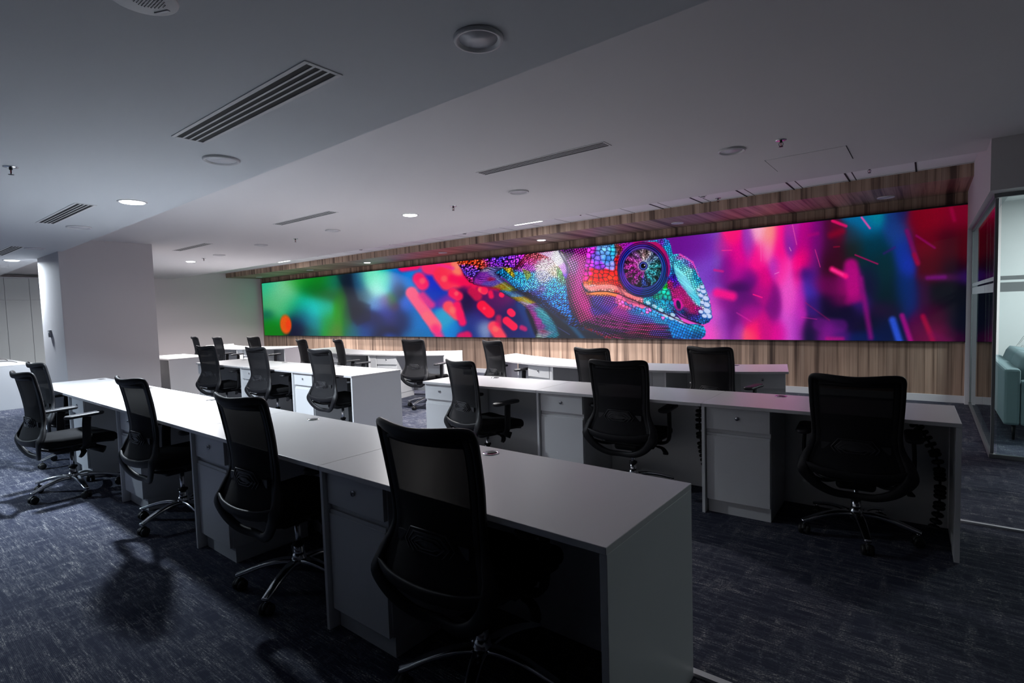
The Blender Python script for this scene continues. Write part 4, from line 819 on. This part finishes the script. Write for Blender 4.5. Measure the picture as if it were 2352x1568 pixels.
# ------------------------------------------------------------------ task chair
def make_chair():
    t = thing('task_chair', '', 'chair')
    LOW = []; UP = []
    b = MB()                                       # five star base
    b.lathe([(.032, .095), (.045, .10), (.045, .135), (.034, .15), (.030, .17)], 24)
    for i in range(5):
        a = math.radians(90+72*i); d = Vector((math.cos(a), math.sin(a), 0))
        P = [d*.03+Vector((0, 0, .128)), d*.10+Vector((0, 0, .132)), d*.19+Vector((0, 0, .118)), d*.28+Vector((0, 0, .090)), d*.315+Vector((0, 0, .080))]
        b.sweep(crom(P, 3), [.030-.013*i/12 for i in range(13)], [.015-.006*i/12 for i in range(13)], seg=10, power=4)
        b.cyl(tuple(d*.30+Vector((0, 0, .085))), tuple(d*.30+Vector((0, 0, .052))), .009, seg=10)
    LOW.append(b.build('star_base', MT['chrome'], t))
    for i in range(5):
        a = math.radians(90+72*i); d = Vector((math.cos(a), math.sin(a), 0)); Mx = Matrix.Translation(d*.30) @ Matrix.Rotation(a+.5*(i % 3), 4, 'Z')
        c = MB()
        for s in (-1, 1): c.lathe([(.010, -.012), (.024, -.012), (.028, -.007), (.028, .007), (.024, .012), (.010, .012)], 20, Mx @ Matrix.Translation((0, s*.018, .0285)) @ Matrix.Rotation(math.pi/2, 4, 'X'))
        c.add([], []); c.sweep([Mx @ Vector(p) for p in crom([(.026, 0, .036), (.012, 0, .056), (-.014, 0, .056), (-.027, 0, .034)], 3)], .012, .004, seg=8)
        LOW.append(c.build('caster', MT['rubber'], t))
    LOW.append(MB().lathe([(.026, .12), (.026, .215)], 24).build('gas_lift_tube', MT['chrome'], t))
    LOW.append(MB().lathe([(.031, .212), (.031, .224), (.022, .228)], 24).build('collar', MT['plastic'], t))
    UP.append(MB().lathe([(.0155, .155), (.0155, .375)], 20).build('gas_lift_piston', MT['chrome'], t))
    m = MB().pad(-.10, .10, -.14, .15, .355, .405, .03, .012).box(-.20, .20, -.05, .09, .395, .415)
    m.cyl((.10, .02, .372), (.20, .02, .372), .007, seg=8).sweep(crom([(.19, .02, .372), (.23, .01, .365), (.26, -.015, .345), (.265, -.03, .335)], 3), .020, .007, seg=8)
    UP.append(m.build('tilt_mechanism', MT['plastic'], t))
    UP.append(MB().cyl((.03, .13, .36), (.09, .20, .325), .028, .030, 16).build('tension_knob', MT['plastic'], t))
    # seat
    def warp(p): x, y, z = p; x *= 1-.22*min(1, max(0, (-.02-y)/.2)); return (x, y, z-.030*max(0, (y-.12)/.15)**2+.012*(abs(x)/.24)**2)
    UP.append(MB().pad(-.245, .245, -.215, .275, .425, .495, .09, .020, warp=warp).build('seat', MT['fabric'], t))
    UP.append(MB().pad(-.235, .235, -.205, .255, .410, .432, .09, .012, warp=warp).build('seat_shell', MT['plastic'], t))
    # backrest outline: looks like an hourglass, loops under the seat at the bottom
    R = [(0, -.225, .352), (.10, -.242, .360), (.180, -.262, .400), (.232, -.275, .455), (.257, -.275, .500), (.250, -.250, .550), (.222, -.230, .610), (.205, -.217, .670), (.205, -.220, .75), (.213, -.234, .86), (.217, -.254, .97), (.216, -.266, 1.020), (.200, -.278, 1.036), (.15, -.300, 1.034), (.075, -.318, 1.026)]
    Wd = [.020, .022, .026, .031, .034, .027, .019, .015, .014, .0135, .013, .014, .016, .020, .022]
    mir = [(-x, y, z) for x, y, z in R[1:]][::-1]
    top = [(0, -.324, 1.022)]
    full = R+top+mir; Wf = Wd+[.022]+Wd[1:][::-1]
    pts = crom(full, 4, True); n = len(full)
    ws = [Wf[i]*(1-k/4)+Wf[(i+1) % n]*k/4 for i in range(n) for k in range(4)]
    fr = MB().sweep(pts, [.011+.003*(p.z < .6) for p in pts], ws, up=[Vector((-p.x*.9, 0, .72-p.z)).normalized() for p in pts], closed=True, seg=12)
    fr.sweep(crom([(-.252, -.266, .512), (-.15, -.296, .492), (0, -.308, .484), (.15, -.296, .492), (.252, -.266, .512)], 5), .011, .027, up=(0, -.25, 1), seg=10)
    for s in (-1, 1): fr.sweep(crom([(s*.20, -.255, .44), (s*.15, -.16, .400), (s*.08, -.05, .392)], 4), .016, .010, seg=8)
    UP.append(fr.build('back_frame', MT['plastic'], t))
    # woven mesh panel with its hem
    prof = [(.50, .240, -.266), (.53, .238, -.252), (.57, .226, -.238), (.61, .209, -.226), (.65, .197, -.218), (.70, .193, -.216), (.76, .198, -.220), (.84, .203, -.230), (.92, .207, -.242), (.98, .208, -.255), (1.015, .203, -.264)]
    def surf(off, shr=0, z0=.48, z1=1.02, nx=14, nz=22):
        vs = []; fs = []; Z = [p[0] for p in prof]
        for j in range(nz+1):
            z = z0+(z1-z0)*j/nz; wv = np.interp(z, Z, [p[1] for p in prof])-shr; y = np.interp(z, Z, [p[2] for p in prof])
            for i in range(nx+1): u = -1+2*i/nx; vs.append((u*wv, y-.045*(1-u*u)+off, z))
        for j in range(nz):
            for i in range(nx): a = j*(nx+1)+i; fs.append((a, a+1, a+nx+2, a+nx+1))
        return vs, fs
    v, f = surf(0); UP.append(MB().add(v, f, True).build('mesh_panel', MT['mesh'], t))
    h = MB()
    for s in (-1, 1):
        P = [Vector((s*(np.interp(z, [p[0] for p in prof], [p[1] for p in prof])-.018), np.interp(z, [p[0] for p in prof], [p[2] for p in prof])-.0095, z)) for z in np.linspace(.49, 1.01, 14)]
        h.sweep(P, .017, .0018, up=(0, 1, 0), seg=6)
    h.sweep([(x, -.259-.045*(1-(x/.2)**2), .998) for x in np.linspace(-.19, .19, 11)], .0018, .017, up=(0, 0, 1), seg=6)
    UP.append(h.build('mesh_hem', MT['plastic'], t))
    # lumbar pad: nested hexagonal ribs and two side tabs, on the rear of the mesh
    lum = MB()
    for q in range(4):
        a, c = .115-.018*q, .048-.0115*q
        P = [(-a, 0), (-a+.035, c), (a-.035, c), (a, 0), (a-.035, -c), (-a+.035, -c)]
        P3 = [(x, -.272+.045*(x/.2)**2, .632+z) for x, z in P]
        lum.sweep(P3, .0035, .0030, up=(0, 1, 0), closed=True, seg=6)
    lum.add([(x, -.2700+.045*(x/.2)**2, .632+z) for x, z in ((-.1, 0), (-.07, .042), (0, .042), (.07, .042), (.1, 0), (.07, -.042), (0, -.042), (-.07, -.042))], [(0, 1, 7), (1, 2, 6, 7), (2, 3, 5, 6), (3, 4, 5)])
    for s in (-1, 1): lum.box(min(s*.11, s*.165), max(s*.11, s*.165), -.247, -.238, .612, .650)
    UP.append(lum.build('lumbar_support', MT['plastic2'], t))
    for s in (-1, 1):
        a = MB()
        a.sweep(crom([(s*.12, .02, .405), (s*.22, .02, .402), (s*.270, .02, .428), (s*.280, .022, .50), (s*.278, .026, .60), (s*.274, .034, .655)], 4), .011, .030, up=(0, 1, 0), seg=10)
        arm = a.build('armrest', MT['plastic'], t); UP.append(arm)
        p = MB().pad(s*.274-.043, s*.274+.043, -.115, .150, .655, .680, .038, .008, warp=lambda q: (q[0], q[1], q[2]+.008*math.sin((q[1]+.1)*6)))
        p.build('arm_pad', MT['plastic2'], arm)
    return t, [o.name for o in UP]
chair0, upnames = make_chair()
uplen = {n.split('.')[0] for n in upnames}
chairs = [
 (-1.325, 1.45, .04, 0, 'largest black mesh chair, nearest the camera at the front row', 'f'),
 (-2.61, 1.445, .05, 0, 'second black mesh chair of the front row from the camera', 'f'),
 (-4.16, 1.46, .05, 0, 'third black mesh chair of the front row, with a bright floor patch below', 'f'),
 (-5.66, 1.17, .09, 0, 'black mesh chair pulled out at the left, both armrests showing', 'f'),
 (-6.88, 1.47, .08, 0, 'farthest front row chair, hidden behind the pulled out one', 'f'),
 (-.325, 3.74, .06, .05, 'dark chair seen square from behind at the right end of the second row', 's'),
 (-1.775, 3.735, .06, .015, 'black mesh chair in the middle of the second row', 's'),
 (-3.12, 3.58, -.25, .05, 'turned black chair at the left end of the second row with one armrest showing', 's'),
 (-4.33, 5.46, -.30, .01, 'small black chair at the left end of the right bowed desk', 'c'),
 (-2.59, 4.91, -.20, .03, 'black chair in the middle of the right bowed desk, partly hidden', 'c'),
 (-1.51, 5.18, -.22, .02, 'black chair seen square from behind at the right bowed desk', 'c'),
 (-5.36, 3.60, .0, .0, 'right chair of the left block, beside the bright end panel', 'd'),
 (-6.80, 3.58, .07, 0, 'middle chair of the left block', 'd'),
 (-8.10, 3.50, .15, 0, 'left chair of the left block, next to the grey wall', 'd'),
 (-5.95, 5.48, .05, .01, 'chair at the right end of the middle bowed desk', 'e'),
 (-7.20, 5.12, -.33, 0, 'chair turned sideways at the middle bowed desk with a raised armrest', 'e'),
 (-8.07, 5.0, -.21, 0, 'chair at the left end of the middle bowed desk', 'e'),
 (-10.75, 5.48, .05, 0, 'right chair of the far left bowed desk', 'g'),
 (-11.75, 5.22, -.04, 0, 'middle chair of the far left bowed desk', 'g'),
 (-12.95, 5.26, -.13, 0, 'leftmost tiny chair of the far left bowed desk', 'g')]
grp = dict(f='black chairs along the front row', s='black chairs along the second row', c='black chairs at the right bowed desk', d='black chairs of the left block', e='black chairs at the middle bowed desk', g='black chairs at the far left bowed desk')
for i, (x, y, a, drop, l, g) in enumerate(chairs):
    t = chair0 if i == 0 else copy_tree(chair0)
    t.location = (x, y, 0); t.rotation_euler = (0, 0, a); t['label'] = l; t['group'] = grp[g]
    turn = math.radians({0: -10, 1: -9, 2: -20, 3: -21, 4: -30, 5: -24, 6: 20, 7: 12}.get(i, (i*31) % 72-36))
    for c in kids(t):
        if c.name.split('.')[0] in ('star_base', 'caster'): c.rotation_euler.z = turn
    if drop:
        for c in kids(t):
            if c.name.split('.')[0] in uplen: c.location.z -= drop

# ------------------------------------------------------------------ cables, switch
def cable_spine(P, label):
    P = crom(P, 10); t = MB(); L = [0.]
    for a, b in zip(P[:-1], P[1:]): L.append(L[-1]+(b-a).length)
    n = int(L[-1]/.034)
    for i in range(n):
        s = L[-1]*i/n; j = max(k for k in range(len(L)) if L[k] <= s); q = P[j]; d = (P[min(j+1, len(P)-1)]-P[max(j-1, 0)]).normalized()
        Mx = Matrix.Translation(q) @ d.to_track_quat('Z', 'Y').to_matrix().to_4x4()
        t.lathe([(.024, -.011), (.030, -.006), (.030, .006), (.024, .011)], 10, Mx, True, False)
    t.sweep(P, .006, .006, seg=6)
    return tag(t.build('cable_spine', MT['rubber']), label, 'cable tray', 'black segmented cable spines under desks')
cable_spine([(-1.32, 3.98, .715), (-1.34, 3.97, .60), (-1.33, 3.96, .40), (-1.28, 3.96, .12), (-1.27, 3.95, .02)], 'black segmented cable spine hanging under the middle second row desk')
cable_spine([(-.12, 4.02, .715), (-.02, 3.97, .62), (.06, 3.94, .45), (.07, 3.94, .20), (.04, 3.93, .02)], 'black segmented cable spine under the right end desk')
tag(MB().sweep(crom([(-10.47, 4.1, .42), (-10.50, 3.95, .40), (-10.53, 3.85, .30), (-10.52, 3.78, .16), (-10.50, 3.72, .02)], 6), .005, .005, seg=6).build('loose_cable', MT['cable']), 'thin teal cable hanging below the desk behind the grey wall', 'cable')
for i, P in enumerate([[(-13.0, 1.6, .757), (-12.9, 1.75, .79), (-12.85, 1.9, .785), (-12.9, 2.0, .757)], [(-13.9, 1.6, .757), (-13.7, 1.8, .80), (-13.75, 1.95, .79), (-13.9, 2.02, .757)]]):
    tag(MB().sweep(crom(P, 8), .006, .006, seg=6).build('desk_cable', MT['rubber']), ['black cable loop on the far left white desktop, nearer one', 'black cable loop on the far left white desktop, farther one'][i], 'cable', 'cable loops on the far left desk')
t = thing('wall_switch', 'small grey switch box on the end face of the projecting wall', 'switch', (-10.98, 2.13, 0))
MB().box(-.045, .045, -.03, 0, 1.215, 1.33).build('box_body', MT['grey_grille'], t, .003)
MB().box(-.02, .02, -.037, -.03, 1.25, 1.29).build('button', MT['trim'], t, .002)

# ------------------------------------------------------------------ far left wall cabinets
for i in range(5):
    y0 = 1.25+i*.462
    t = thing('wall_cabinet', ['white full height cabinet at the far left, first panel', 'white full height cabinet at the far left, second panel', 'white full height cabinet at the far left, third panel', 'white full height cabinet at the far left, fourth panel', 'white full height cabinet beside the projecting wall'][i], 'cabinet', (LEFT_X+.001, y0, 0), 0, 'white cabinets at the far left')
    MB().box(0, .38, .001, .461, 0, 2.62).build('carcass', MT['trim'], t)
    MB().box(.38, .398, .004, .458, .05, 2.045).build('door', MT['cabinet'], t, .002)
    MB().box(.38, .398, .004, .458, 2.055, 2.58).build('upper_door', MT['cabinet'], t, .002)

# ------------------------------------------------------------------ room behind glass: sofa, plant, lamp
t = thing('sofa', 'sea green upholstered sofa behind the glass at the right edge', 'sofa', (0, 0, 0))
MB().box(.60, .72, 7.0, 8.73, .15, .70).build('back_panel', MT['sofa'], t, .022)
MB().box(.722, 1.50, 7.132, 8.598, .15, .33).build('seat_base', MT['sofa'], t, .02)
for y in (7.0, 8.60): MB().box(.722, 1.50, y, y+.13, .15, .59).build('arm', MT['sofa'], t, .022)
for y0, y1 in ((7.14, 7.86), (7.87, 8.59)):
    MB().pad(.82, 1.48, y0, y1, .33, .46, .08, .03).build('seat_cushion', MT['sofa'], t)
    MB().pad(y0, y1, -.10, .10, 0, .42, .09, .035, Matrix.Translation((.76, 0, .40)) @ Matrix.Rotation(math.radians(10), 4, 'Y') @ Matrix.Rotation(math.pi/2, 4, 'Z') @ Matrix.Scale(-1, 4, (0, 1, 0))).build('back_cushion', MT['sofa'], t)
for x, y in ((.68, 7.06), (1.44, 7.06), (.68, 8.66), (1.44, 8.66)): MB().cyl((x, y, .16), (x, y, 0), .018, .011, 12).build('leg', MT['plastic'], t)
random.seed(4)
t = thing('potted_plant', 'thin leaved plant whose leaf tips show at the right edge behind the sofa', 'plant', (1.36, 8.97, 0))
MB().lathe([(.13, 0), (.16, .30), (.16, .34), (.14, .34), (.13, .30)], 28).build('pot', MT['pot'], t)
MB().sweep([(0, 0, .30), (.01, 0, .6), (0, .01, .95)], .012, .012, seg=8).build('stem', MT['leaf'], t)
lf = MB()
for i in range(70):
    a = random.uniform(0, 2*math.pi); el = random.uniform(.0, 1.1); L = random.uniform(.38, .62); d = Vector((math.cos(a)*math.cos(el), math.sin(a)*math.cos(el), math.sin(el)))
    P = [Vector((0, 0, .80+.2*random.random()))+d*(L*s)+Vector((0, 0, -.22*L*s*s*2)) for s in (0, .25, .5, .75, 1)]
    if P[-1].y > .19 or P[-1].x < -.8: continue
    lf.sweep(P, [.007, .008, .007, .005, .001], .0012, seg=6)
lf.build('foliage', MT['leaf'], t)
t = thing('room_ceiling_light', 'ceiling lamp inside the glass room, out of sight above the sofa', 'light', (2.2, 7.9, 2.6))
MB().box(-.3, .3, -.3, .3, -.02, 0).build('diffuser', MT['lamp_on'], t)
lamp('room_lamp', (0, 0, -.03), LAMP_POWER['room'], .55, (.95, .98, 1), .55, math.pi, t)
